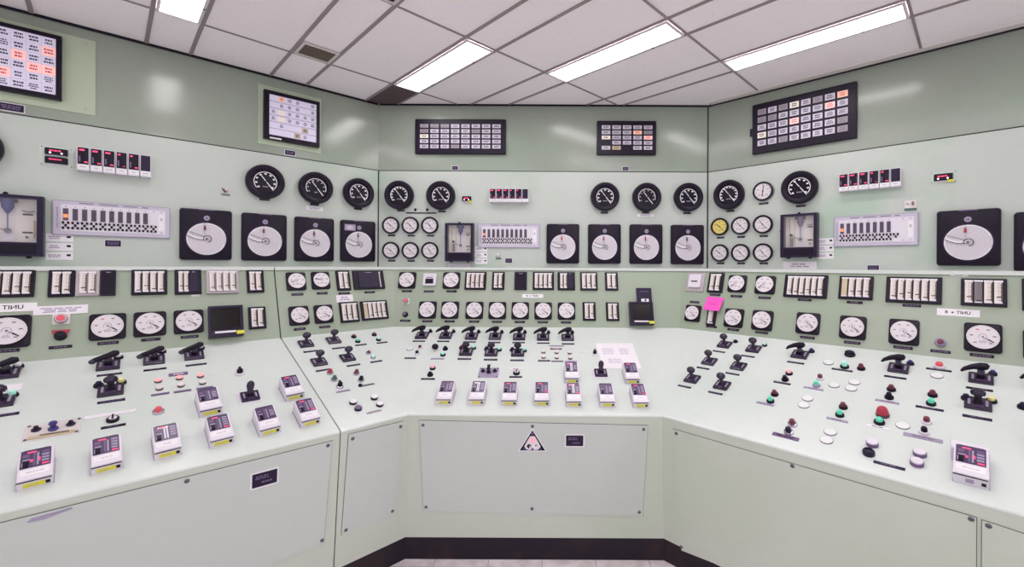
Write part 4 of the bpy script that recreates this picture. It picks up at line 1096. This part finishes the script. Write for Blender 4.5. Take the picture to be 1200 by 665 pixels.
# panel lights and buttons
thing('plr', 'pilot_light', G_L.at(72, 374.5), 'red pilot light in pale ring above the red-guarded button', 'pilot light', None, panel_lamp('red_lamp', 'chrome', .024))
thing('pbb', 'push_button', G_L.at(71, 394), 'black push button with red guard on the left panel', 'push button', None, panel_lamp('black_gloss', 'black', .021, 'red'))
thing('plr2', 'pilot_light', G_C.at(476, 353.5), 'red pilot light in pale ring on the middle panel', 'pilot light', None, panel_lamp('red_lamp', 'chrome', .02))
thing('pbb2', 'push_button', G_C.at(475.3, 369), 'black push button below red pilot light, middle panel', 'push button', None, panel_lamp('violet', 'black', .018))
thing('pbb3', 'push_button', G_R.at(1102.2, 402), 'dark button in a pale ring on the right panel', 'push button', None, panel_lamp('red_dark', 'lavender_grey', .021))
rect_thing('dsp', G_L, 243.5, 360.5, 284, 396, -1.5, 'display_unit', 'black display unit with yellow sticker on the left panel', 'display', 'black display units', display)
rect_thing('dsp', G_C, 737, 355.5, 764.3, 382, 0, 'display_unit', 'black display unit with yellow sticker on the middle panel', 'display', 'black display units', display)
def disk_b(w, h):
    def f(): return [('shell', MB().rbox(0, 0, w, h, .003, 0, .02, 'purple_black', bev=.001)), ('label', MB().cbox(w*.02, -h*.36, w*.5, h*.2, .02, .021, 'white').cbox(w*.06, -h*.36, w*.12, h*.14, .021, .0215, 'purple_black').cbox(0, h*.25, w*.6, h*.03, .02, .0206, 'violet'))]
    return f
rect_thing('dk', G_C, 745.8, 338.5, 763, 355.2, 0, 'holder', 'flat dark holder standing above the middle display unit', 'holder', None, disk_b)
def sqi():
    return [('case', MB().rbox(0, 0, .105, .1, .012, 0, .02, 'lavender_pale', bev=.006)), ('window', MB().prism([(-.032, -.034), (.032, -.034), (.03, .006), (-.03, .006)], .02, .0215, 'black').cbox(0, .016, .05, .006, .02, .022, 'grey'))]
thing('sqi', 'panel_instrument', G_C.at(504, 328.5), 'white square instrument with dark window on the middle panel', 'instrument', None, sqi)
def sqj():
    return [('frame', MB().rbox(0, 0, .14, .15, .004, 0, .008, 'frame_grey', bev=.002)), ('case', MB().rbox(0, .004, .098, .105, .012, .008, .026, 'lavender_pale', bev=.006)), ('lettering', MB().cbox(0, .0, .05, .01, .026, .0265, 'black'))]
thing('sqj', 'panel_instrument', G_R.at(815.3, 331), 'white square instrument in grey frame on the right panel', 'instrument', None, sqj)
def sticky():
    b = MB(); n = 8; w, h = .118, .108; v = []; f = []
    for k in range(n+1):
        y = h/2-h*k/n; z = .005+.034*(k/n)
        for x in (-w/2, w/2): v += [(x+(.006 if x > 0 else 0)*(1-k/n), y, z), (x+(.006 if x > 0 else 0)*(1-k/n), y, z+.0006)]
    for k in range(n):
        a = 4*k; c = 4*(k+1); f += [(a+1, a+3, c+3, c+1), (a, c, c+2, a+2), (a, a+1, c+1, c), (a+2, c+2, c+3, a+3)]
    f += [(0, 2, 3, 1), (4*n, 4*n+1, 4*n+3, 4*n+2)]
    b.add(v, f, 'magenta'); b.squig(0, -.005, w*.6, h*.05, 1, .0262, 'red', 4, .0003); return b
thing('sticky', 'sticky_note', G_R.at(835.8, 356.3, -2, lift=.02), 'bright pink sticky note hanging on the right panel', 'sticky note', None, sticky)
# ------------------------------------------------------------------ everything on the desks
def np_(fc, x, y, host, w=.075, m='black', h=.014):
    plate(fc, x, y, 'thin nameplate '+host, w, h, m, None)
def hs(kind, fc, x, y, label, cat, group, fn, name, rot=0, lift=.006):
    return thing(kind, name, fc.at(x, y, rot, 0, lift), label, cat, group, fn)
def pg(fc, x, y, where, npl, left=False, w=.085):
    hs(('pg', left, w), fc, x, y, 'black pistol-grip switch '+where, 'switch', 'pistol-grip switches', pistol(w, left), 'control_switch')
    if npl: np_(fc, npl[0], npl[1], 'below the pistol-grip switch '+where, .088)
def kb(fc, x, y, where, npl, w=.08):
    hs(('kb', w), fc, x, y, 'black ball-knob switch '+where, 'switch', 'ball-knob switches', knob_switch(w), 'control_switch')
    np_(fc, npl[0], npl[1], 'below the ball-knob switch '+where, .08)
def rs(fc, x, y, where, npl, lamps, w=.088):
    hs(('rs', w), fc, x, y, 'black round-knob switch '+where, 'switch', 'round-knob switches', round_switch(w), 'control_switch')
    if npl: np_(fc, npl[0], npl[1], 'below the round-knob switch '+where, .09, 'purple_black', .016)
    for (lx, ly, cap, side) in lamps: lm(fc, lx, ly, 'beside the round-knob switch '+where, cap, side+' ')
CN = {'red_lamp': 'red', 'red_dark': 'dark red', 'pink_lamp': 'pink', 'green_lamp': 'green', 'green_pale': 'pale green', 'green_dark': 'dark green', 'black': 'black', 'white': 'white', 'yellow_pale': 'yellow', 'blue': 'dark blue', 'purple_black': 'purple-black', 'red': 'red'}
def lm(fc, x, y, where, cap='red_lamp', pre='', ring='black', r=.0185, h=.024):
    thing(('lm', cap, ring, r, h), 'pilot_lamp', fc.at(x, y, 0, 0, h*.5), pre+CN[cap]+' lamp '+where, 'lamp', 'small lamps on the desks', lamp(cap, ring, r, h))
def st(fc, x, y, where, var, lit, s=1.0):
    thing(('st', var, lit, s), 'control_station', fc.at(x, y, 4 if fc is D_L else 0), 'boxy control station with yellow label, '+where, 'control station', 'desk control stations', station(.084*s, .134*s, .042*s, var, lit))
# ---- left desk
pg(D_L, 7, 437.5, 'cut by the left picture edge, left desk', None, True)
lm(D_L, 21.4, 428, 'right of the edge-cut pistol switch, left desk', 'white', 'small ')
pg(D_L, 127, 428, 'first from left under round meters, left desk', (128.5, 439.5), True)
lm(D_L, 139, 417.5, 'right of the first pistol switch, left desk', 'white', 'small ')
pg(D_L, 180.7, 421.8, 'second from left under round meters, left desk', (181.8, 433.5), True)
lm(D_L, 189.8, 411, 'right of the second pistol switch, left desk', 'white', 'small ')
pg(D_L, 227.5, 416.5, 'third from left under round meters, left desk', (230, 428), True)
lm(D_L, 235.3, 407, 'right of the third pistol switch, left desk', 'white', 'small ')
rs(D_L, 130, 457.3, 'on the left desk', (130.6, 470.7), [(115.5, 450.5, 'purple_black', 'left'), (142.3, 447, 'yellow_pale', 'right')])
rs(D_L, -1, 470, 'at the left picture edge', (2.5, 487.5), [(14.5, 461.5, 'green_pale', 'right')])
thing('wt5', 'paper_label', D_L.at(3, 455.5), 'white label behind the picture-edge round-knob switch', 'label', None, card(.11, .05, 'paper', 0))
plate(D_L, 209, 439, 'silver plate above three pairs of lamps, left desk', .075, .026, 'violet', None, ink='lavender_pale')
for x, y, c, w_ in [(185.3, 446, 'pink_lamp', 'left pair'), (210.4, 442.8, 'pink_lamp', 'middle pair'), (235, 440.2, 'pink_lamp', 'right pair')]:
    thing(('cl', c), 'pilot_lamp', D_L.at(x, y, 0, 0, .008), 'flat pink lamp, rear of the '+w_+' on the left desk', 'lamp', 'small lamps on the desks', capl(c))
for x, y, w_, n_ in [(187, 454.8, 'left pair', (187.8, 462.5)), (212.2, 451.2, 'middle pair', (214, 459)), (237.5, 448.3, 'right pair', (239.8, 455.2))]:
    thing('clw', 'pilot_lamp', D_L.at(x, y, 0, 0, .008), 'flat cream lamp, front of the '+w_+' on the left desk', 'lamp', 'small lamps on the desks', capl('cream', 'brown_dark'))
    np_(D_L, n_[0], n_[1], 'below the '+w_+' of lamps, left desk', .066, 'violet')
hs('sel', D_L, 281, 437.5, 'small black selector knob on white ring, left desk', 'knob', None, selector(.022), 'selector_knob')
hs('lev', D_L, 293, 464.5, 'upright lever switch on white plate, left desk', 'switch', 'upright lever switches', lever_switch(), 'lever_switch')
lm(D_L, 185.6, 480.8, 'with chrome ring behind the third station, left desk', 'red_lamp', 'single ', 'chrome', .022, .026)
def plate3(w, h, m, tape):
    def f():
        b = MB().rbox(0, 0, w, h, .004, 0, .003, m, bev=.001)
        for sx in (-1, 1):
            for sy in (-1, 1): b.lathe([(.006, .003), (.004, .006), (0, .006)], 'steel', cx=sx*(w/2-.01), cy=sy*(h/2-.009), n=10)
        parts = [('base_plate', b)]
        for x, y in ((-w*.3, h*.12), (w*.3, h*.12)): parts.append(('push_button', MB().lathe([(.014, .003), (.014, .007), (.008, .009), (.007, .02), (0, .021)], 'purple_black', cx=x, cy=y, n=14)))
        parts.append(('key_switch', MB().lathe([(.015, .003), (.015, .008), (.009, .012), (.009, .026), (.013, .03), (.011, .036), (0, .037)], 'blue' if tape else 'purple_black', cx=0, cy=h*.0, n=16)))
        if tape: parts.append(('brass_strip', MB().rbox(0, -h*.36, w*.8, h*.16, .003, .003, .008, 'win_tan', bev=.001).bar(-w*.2, -h*.33, w*.3, -h*.36, .005, .008, .011, 'brown')))
        else: parts.append(('pointer', MB().bar(0, -h*.36, 0, h*.3, .01, .037, .041, 'black', .022)))
        return parts
    return f
thing('p3a', 'switch_plate', D_L.at(62.5, 504), 'pale plate with three dark controls above left desk stations', 'switch plate', None, plate3(.157, .105, 'beige', True))
plate(D_L, 130, 486, 'long white tape strip behind the round black indicator, left desk', .16, .02, 'paper', None, 'paper_strip', 'paper strip', None, ink='paper')
def ind(): return [('ring', MB().lathe([(.021, 0), (.021, .01), (.017, .014)], 'black', n=20)), ('lens', MB().lathe([(.016, .012), (.01, .018), (0, .019)], 'lavender_pale', n=16).box(-.003, .003, -.015, .015, .018, .022, 'black'))]
hs('ind', D_L, 132.2, 491.5, 'round black indicator with pale lens, left desk', 'indicator', 'round black indicators', ind, 'round_indicator')
np_(D_L, 133, 500.2, 'below the round black indicator, left desk')
for (x, y, var, lit, where) in [(41.5, 572, 2, 3, 'nearest the left edge, left desk'), (125.8, 554, 3, 2, 'second from the left, left desk'), (197.3, 536.6, 1, 1, 'third from left under red lamp'), (260.3, 523, 5, 2, 'left column front, left desk'), (247.3, 487.6, 6, 0, 'left column rear, left desk'), (316.5, 510, 8, 0, 'in front of lever switch, left desk'), (364, 499.6, 9, 2, 'front one beside the dark seam'), (345.6, 469.2, 11, 1, 'rear one beside the dark seam')]:
    st(D_L, x, y, where, var, lit)
# ---- narrow angled desk
for i, (x, y, nx, ny, w_) in enumerate([(358.4, 403, 364, 412.3, 'rear left of four'), (390.8, 399, 396.8, 408.3, 'rear right of four'), (373.9, 424.2, 378.7, 434.3, 'front left of four'), (407.3, 419.3, 414.3, 428.5, 'front right of four')]):
    kb(D_N, x, y, w_+', narrow desk', (nx, ny))
def pair(fc, a, b, ca, cb, where, npl=None, ring=('black', 'black'), nm='black', nw=.075, r=.0185, h=.024):
    lm(fc, a[0], a[1], 'rear of the pair '+where, ca, '', ring[0], r, h); lm(fc, b[0], b[1], 'front of the pair '+where, cb, '', ring[1], r, h)
    if npl: np_(fc, npl[0], npl[1], 'below the lamp pair '+where, nw, nm)
pair(D_N, (414.8, 394), (419.4, 399.4), 'red_dark', 'green_lamp', 'rear left, narrow desk', (423, 404.6), r=.017, h=.02)
pair(D_N, (438.7, 391.7), (443.7, 397.4), 'red_dark', 'green_pale', 'rear right, narrow desk', (447.7, 402), r=.017, h=.02)
pair(D_N, (432, 413.2), (437.4, 418.3), 'red_dark', 'green_pale', 'middle right, narrow desk', (441, 424.2), ring=('chrome', 'chrome'), r=.017, h=.02)
pair(D_N, (386.9, 435.6), (391.9, 443.4), 'red', 'green_dark', 'left front, narrow desk', None, ring=('chrome', 'chrome'), r=.019, h=.03)
hs('selc', D_N, 398.2, 453, 'black selector knob with chrome ring, narrow desk left', 'knob', None, selector(.02, 'black', 'chrome'), 'selector_knob')
np_(D_N, 402, 459, 'below the chrome-ringed selector, narrow desk', .075, 'lavender_grey')
pair(D_N, (417.9, 436.3), (423.3, 444), 'red_dark', 'black', 'middle front, narrow desk', (431, 451.6), ring=('chrome', 'chrome'), nm='grey', r=.019, h=.03)
lm(D_N, 422.3, 451.5, 'in front of the middle pair, narrow desk', 'black', 'tiny ', 'black', .011, .014)
for x, y, m, w_, cc in [(414, 471, 'white', 'left rear', 'black'), (419.9, 478.2, 'violet', 'left front', 'purple_black'), (438.8, 465.6, 'white', 'right rear', 'black'), (445.2, 473.5, 'white', 'right front', 'black')]:
    thing(('bt', m, cc), 'push_button', D_N.at(x, y, 0, 0, .01), 'flat '+('white' if m == 'white' else 'purple')+' button, '+w_+' of four on the narrow desk', 'button', 'flat push buttons', button(m, cc, .019, .016))
np_(D_N, 438.3, 483.2, 'in front of four flat buttons, narrow desk', .08, 'frame_grey')
# ---- middle desk
for i, (x, y, lx, ly, nx, ny) in enumerate([(494.7, 393.3, 504.5, 387.8, 491, 400.3), (522.8, 393.3, 531.5, 388, 519.5, 400.5), (552.8, 394.2, 561, 388.4, 550.3, 401.2), (580.4, 394.4, 588.1, 388.7, 579.2, 401.9), (608.5, 394.9, 615.2, 388.8, 607.8, 402), (636.5, 395.3, 642.8, 389.2, 636.7, 402.7), (665.2, 395.6, 670.6, 389.2, 665.8, 403.5)]):
    pg(D_C, x, y, ords[i]+' of seven, middle desk', (nx, ny), False, .088)
    lm(D_C, lx, ly, 'right of the '+ords[i]+' pistol switch, middle desk', 'black', 'small ', 'black', .014, .022)
def pl_(fc, x, y, where, r=.024):
    thing(('plug', r), 'hole_cover', fc.at(x, y), 'white round hole cover '+where, 'hole cover', 'white round hole covers', plug(r))
pl_(D_C, 480.2, 409.2, 'at the left end of the middle desk')
pair(D_C, (492.2, 407), (488.7, 413.5), 'red_dark', 'black', 'at the left end, middle desk', (480.8, 420.2), ring=('lavender_pale', 'lavender_pale'))
hs('ball', D_C, 510.2, 409.5, 'round black knob near the left end, middle desk', 'knob', None, lambda: [('ring', MB().lathe([(.018, 0), (.018, .006), (.012, .008)], 'cream', n=16)), ('knob', MB().ball((0, 0, .026), .023, .021, .02, 'black', 16, 9))], 'selector_knob')
pair(D_C, (521.8, 408), (519, 414.8), 'purple_black', 'green_pale', 'beside round black knob, middle desk', (512.8, 421), nm='lavender_grey', nw=.09)
rs(D_C, 546.4, 412.5, 'first of three, middle desk', (544.3, 421.2), [(541, 407, 'red_dark', 'left'), (554.9, 407, 'green_pale', 'right')])
rs(D_C, 575.9, 413.2, 'second of three, middle desk', (575, 422), [(570.2, 408.6, 'purple_black', 'left'), (585, 409, 'green_pale', 'right')])
rs(D_C, 606.8, 413.4, 'third of three, middle desk', (606, 422.8), [(600.4, 409.4, 'purple_black', 'left'), (614.2, 410, 'green_pale', 'right')])
pair(D_C, (506.9, 430.6), (504, 438.2), 'pink_lamp', 'black', 'behind first station, middle desk', (501.5, 444.7), nm='purple_black', nw=.085)
thing('p3b', 'switch_plate', D_C.at(572.7, 437.3), 'lavender plate with three black controls on the middle desk', 'switch plate', None, plate3(.125, .105, 'lavender_grey', False))
plate(D_C, 605, 433, 'red printed strip behind the round indicator, middle desk', .078, .014, 'paper', None, 'paper_strip', 'paper strip', None, ink='red', seed=1)
hs('ind', D_C, 605.2, 437, 'round black indicator with red strip, middle desk', 'indicator', 'round black indicators', ind, 'round_indicator')
np_(D_C, 604.4, 442.3, 'below the round indicator, middle desk', .078)
plate(D_C, 652, 405.9, 'long grey plate behind three lamp pairs, middle desk', .105, .014, 'lavender_grey', None, ink='grey')
plate(D_C, 651.6, 409.3, 'dark red plate behind three lamp pairs, middle desk', .08, .016, 'red_dark', None, ink='lavender_pale')
for x, y, x2, y2, nx, ny, w_, nm in [(636.9, 412.2, 636.9, 418.3, 637.5, 423.3, 'left pair', 'purple_black'), (652.2, 412.8, 652.5, 418.8, 652.9, 423.9, 'middle pair', 'grey'), (667.6, 413.3, 668.4, 419.4, 669, 424.2, 'right pair', 'lavender_grey')]:
    thing('clp', 'pilot_lamp', D_C.at(x, y, 0, 0, .008), 'flat pale pink lamp, rear of the '+w_+', middle desk', 'lamp', 'small lamps on the desks', capl('lavender_pale', 'red_dark', .0145))
    thing('clc', 'pilot_lamp', D_C.at(x2, y2, 0, 0, .008), 'flat cream lamp, front of the '+w_+', middle desk', 'lamp', 'small lamps on the desks', capl('cream', 'brown_dark', .0145))
    np_(D_C, nx, ny, 'below the '+w_+' of lamps, middle desk', .08, nm)
hs('sel2', D_C, 697, 415, 'small black selector knob left of the paper sheet', 'knob', None, selector(.019), 'selector_knob')
plate(D_C, 686, 413.8, 'thin white strip left of the small selector, middle desk', .09, .006, 'paper', None, 'paper_strip', 'paper strip', None, ink='paper')
hs('lev', D_C, 704, 437.2, 'upright lever switch in front of the paper sheet', 'switch', 'upright lever switches', lever_switch(), 'lever_switch')
# paper sheet lying on the desk
q = [D_C.st(D_C.hit(*p)) for p in ((697.3, 402.6), (741, 402.6), (751.6, 432.6), (708, 432.2))]
cxp, cyp = sum(p[0] for p in q)/4, sum(p[1] for p in q)/4
b = MB().prism([(p[0]-cxp, p[1]-cyp) for p in (q[3], q[2], q[1], q[0])], .0, .0012, 'paper')
b.squig(-.06, .05, .1, .08, 4, .0012, 'lavender', 3, .0002).squig(.05, .05, .09, .08, 4, .0012, 'lavender', 4, .0002).squig(-.03, -.07, .1, .06, 3, .0012, 'lavender', 5, .0002)
thing('sheet', 'paper_sheet', D_C.mw(D_C.o+D_C.ex*cxp+D_C.ey*cyp, 0, .0003), 'large white paper sheet lying on the middle desk', 'paper', None, lambda: b)
for i, (x, y, var, lit) in enumerate([(520.6, 474.8, 3, 0), (558.5, 475, 1, 0), (596.7, 476, 5, 1), (634.9, 476.3, 6, 2), (672.7, 477.5, 4, 2), (712, 477.8, 8, 0), (751, 478.7, 9, 2)]):
    st(D_C, x, y, ords[i]+' of seven in the front row', var, lit)
st(D_C, 670.3, 449.7, 'rear one in front of lamp pairs', 10, 1); st(D_C, 741.4, 450.7, 'rear one on the paper sheet', 11, 1)
# ---- right desk
for i, (x, y, nx, ny, w_) in enumerate([(849.1, 404, 842.5, 412.5, 'rear left of six'), (883.1, 409, 876.3, 418, 'rear right of six'), (831.3, 423.6, 823.8, 432, 'middle left of six'), (865.5, 429.3, 858.3, 438.7, 'middle right of six'), (811.2, 444, 802.2, 453.6, 'front left of six'), (846.2, 451.6, 838.3, 461.2, 'front right of six')]):
    kb(D_R, x, y, w_+', right desk', (nx, ny))
lm(D_R, 861.8, 400, 'right of the rear left ball-knob switch', 'black', 'small ', 'black', .015, .016)
lm(D_R, 896, 404.2, 'right of the rear right ball-knob switch', 'green_pale', 'small ', 'black', .015, .016)
for i, (x, y, lx, ly, nx, ny, w_) in enumerate([(937.6, 415.6, 951, 410.8, 932.4, 425.6, 'first from left'), (1053, 431.6, 1066.8, 425, 1049, 442.8, 'second from left'), (1149.5, 443.6, 1163.4, 437, 1147.7, 456.7, 'third from left')]):
    pg(D_R, x, y, w_+', right desk', (nx, ny)); lm(D_R, lx, ly, 'right of pistol switch '+w_+', right desk', 'blue', 'small ', 'black', .016, .022)
pg(D_R, 1222, 453, 'with only its handle in view, right edge', None)
hs('obl', D_R, 996, 415.5, 'oblong black knob above the green lamp, right desk', 'knob', None, lambda: [('ring', MB().lathe([(.026, 0), (.026, .01), (.02, .014)], 'black', n=20)), ('knob', MB().ball((0, 0, .018), .024, .014, .014, 'purple_black', 14, 8))], 'selector_knob')
lm(D_R, 989.6, 427.5, 'in front of the oblong knob, right desk', 'green_pale', 'single ', 'black', .021, .034)
lm(D_R, 1009, 430, 'right of the oblong knob lamp, right desk', 'red_dark', 'single ', 'black', .019, .03)
np_(D_R, 986.8, 434.2, 'below the oblong knob and green lamp', .095)
pair(D_R, (924.5, 436), (919.8, 443.2), 'pink_lamp', 'black', 'below first pistol switch, right desk', (916.4, 449.4), nm='purple_black', nw=.085, h=.028)
pair(D_R, (961, 442), (956.6, 450), 'red_dark', 'green_lamp', 'right of the pink-capped pair', (953.3, 456), ring=('lavender_pale', 'lavender_grey'), nm='lavender_grey', nw=.09, h=.028)
pair(D_R, (907.6, 460.5), (902.6, 468.4), 'red_dark', 'green_lamp', 'nearest the ball-knob switches', (896.8, 474), nm='lavender_grey', nw=.085, h=.028)
pair(D_R, (988, 475.3), (983.9, 484.4), 'red_dark', 'green_lamp', 'left of the mushroom button', (981, 492.8), nm='lavender_grey', nw=.085, h=.028)
pair(D_R, (1044.4, 454.6), (1041.8, 463.8), 'red_dark', 'black', 'below second pistol switch, right desk', (1039.6, 471.4), nm='lavender_grey', nw=.09, h=.028)
pair(D_R, (1092.8, 461), (1091, 471), 'red_dark', 'green_lamp', 'below the round hole cover, right desk', (1089.2, 479.3), nm='purple_black', nw=.095, h=.028)
pair(D_R, (1085.8, 492.8), (1083, 504.6), 'red_dark', 'black', 'behind the silver plate, right desk', None, ring=('lavender_pale', 'lavender_pale'), h=.03)
pair(D_R, (928.4, 495.4), (923.8, 504.6), 'red_dark', 'purple_black', 'behind the violet plate, front of right desk', None, ring=('chrome', 'chrome'), r=.021, h=.03)
plate(D_R, 1081.2, 513.6, 'wide silver plate in front of lamp pair, right desk', .125, .022, 'lavender_grey', None, ink='grey')
plate(D_R, 920.6, 512.3, 'violet plate at the front edge of right desk', .11, .022, 'violet', None, ink='purple_black')
hs('msh', D_R, 1034.2, 485, 'big red mushroom button on the right desk', 'button', None, mushroom, 'push_button', lift=.01)
lm(D_R, 1030.4, 493, 'in front of the red mushroom button', 'green_lamp', 'single ', 'black', .021, .026)
plate(D_R, 1029, 501.4, 'white strip below the mushroom button lamp', .085, .012, 'paper', None, 'nameplate', 'nameplate', None, ink='ink')
lm(D_R, 1100.7, 428, 'on white ring beneath the ringed panel button', 'red_lamp', 'single ', 'lavender_pale', .024, .026)
np_(D_R, 1100, 434, 'below the white-ringed red lamp, right desk', .095)
rs(D_R, 1146, 473.2, 'on the right desk', (1145, 490.2), [(1132.2, 465.3, 'purple_black', 'left'), (1162, 468.6, 'yellow_pale', 'right')])
lm(D_R, 1199, 475.5, 'small dark one at the right picture edge', 'purple_black')
for x, y, w_ in [(970.8, 425.6, 'left of the single green lamp'), (977.3, 452, 'left of two stacked covers, right desk'), (1001.2, 448.7, 'rear of two under single red lamp'), (997.2, 456, 'front of two under single red lamp'), (946.4, 467.6, 'rear of two near ball-knob switches'), (941.9, 475.6, 'front of two near ball-knob switches'), (973, 507, 'rear of two by the front edge'), (968.5, 516.6, 'front of two by the front edge'), (1097.9, 441, 'below the white-ringed red lamp'), (1058, 499.6, 'right of the mushroom button')]:
    pl_(D_R, x, y, w_, .0255)
for x, y, cc, w_ in [(1022.2, 519.5, 0, 'left rear'), (1017.9, 530, 1, 'left front'), (1077.8, 531, 0, 'right rear'), (1074.6, 542, 0, 'right front')]:
    thing(('bq', cc), 'push_button', D_R.at(x, y, 0, 0, .01), ('dark hollow' if cc else 'pale domed')+' button, '+w_+' of four by right desk edge', 'button', 'flat push buttons', button('lavender_pale', 'violet' if not cc else 'purple_black', .022, .02, bool(cc)))
np_(D_R, 1041.9, 546.2, 'at the front edge between button pairs', .1, 'purple_black')
def wedge_station():
    r = station(.094, .135, .046, 2, 3, False)()
    r[0][1].prism([(-.055, .12), (.049, .12), (.05, .16), (-.06, .168)], 0, .06, 'lavender_pale', bev=.002)
    return r
thing('wst', 'control_station', D_R.at(1137.6, 569.6), 'boxy control station without yellow label, front of right desk', 'control station', 'desk control stations', wedge_station)
thing(('st2',), 'control_station', D_R.at(1229, 540), 'control station cut by the right picture edge', 'control station', 'desk control stations', station(.09, .14, .04, 3, 1))
# ---- fronts
def tri():
    b = MB().prism([(-.078, -.058), (.078, -.058), (0, .072)], 0, .0012, 'white'); b.prism([(-.07, -.053), (.07, -.053), (0, .063)], .0012, .0018, 'black')
    e = MB().prism([(-.034, -.046), (-.02, -.05), (.02, -.05), (.034, -.046), (.045, -.03), (.03, 0), (.012, .03), (-.012, .03), (-.03, 0), (-.045, -.03)], .0018, .0022, 'lavender_pale')
    for x, y, m, r in [(-.018, -.028, 'black', .012), (-.01, -.032, 'white', .008), (.014, -.028, 'white', .013), (.02, -.024, 'black', .006), (0, .006, 'pink_lamp', .014), (0, .044, 'violet', .007), (-.046, -.044, 'blue', .006), (.046, -.044, 'blue', .006), (0, -.046, 'violet', .008)]: e.disc(r, .0022, .0026, m, x, y, 14)
    return [('backing', b), ('emblem', e)]
thing('tri', 'triangular_sticker', F_C.at(624, 517, 0, .0042), 'triangular black and white sticker on the middle console front', 'sticker', None, tri)
def plac(w, h):
    def f(): return MB().rbox(0, 0, w+.014, h+.014, .006, 0, .0015, 'white', n=4).cbox(0, 0, w, h, .0015, .003, 'purple_black').squig(-.01, .012, w*.7, h*.3, 2, .003, 'violet', 4).squig(.008, -.012, w*.5, h*.2, 1, .003, 'violet', 5)
    return f
thing('plc', 'placard', F_C.at(673.3, 516.3, 0, .0042), 'small dark placard right of the triangular sticker', 'placard', 'dark placards', plac(.094, .06))
thing('plc2', 'placard', F_L.at(310, 560.5, 0, .0042), 'small dark placard on the left console front', 'placard', 'dark placards', plac(.094, .062))
def scrap(): return MB().prism([(-.05, -.006), (-.01, -.008), (.03, 0), (.055, .004), (.05, .009), (.01, .006), (-.04, .004)], 0, .003, 'lavender_grey')
thing('scrap', 'tape_scrap', F_L.at(58, 603.5, 0, .0042), 'crumpled grey tape scrap on the left console front', 'tape', None, scrap)
# ------------------------------------------------------------------ light, world, camera
w = bpy.data.worlds.new('world'); bpy.context.scene.world = w; w.use_nodes = True
bg = w.node_tree.nodes['Background']; bg.inputs[0].default_value = lin((240, 236, 240)); bg.inputs[1].default_value = WORLD_E
cd = bpy.data.cameras.new('camera'); cam = bpy.data.objects.new('camera', cd); COL.objects.link(cam)
cd.sensor_width = 36; cd.lens = F/1200*36; cd.shift_x = -(CX-600)/1200; cd.shift_y = (CY-332.5)/1200; cd.clip_start = .05
Rm = Matrix(((cr, -sr, 0), (0, 0, -1), (sr, cr, 0)))     # columns: right, up, back
cam.matrix_world = Matrix.Translation(CAM) @ Rm.to_4x4()
sc = bpy.context.scene; sc.camera = cam
sc.view_settings.view_transform = 'Standard'; sc.view_settings.look = 'None'; sc.view_settings.exposure = EXPO; sc.view_settings.gamma = 1; sc.view_settings.use_curve_mapping = False
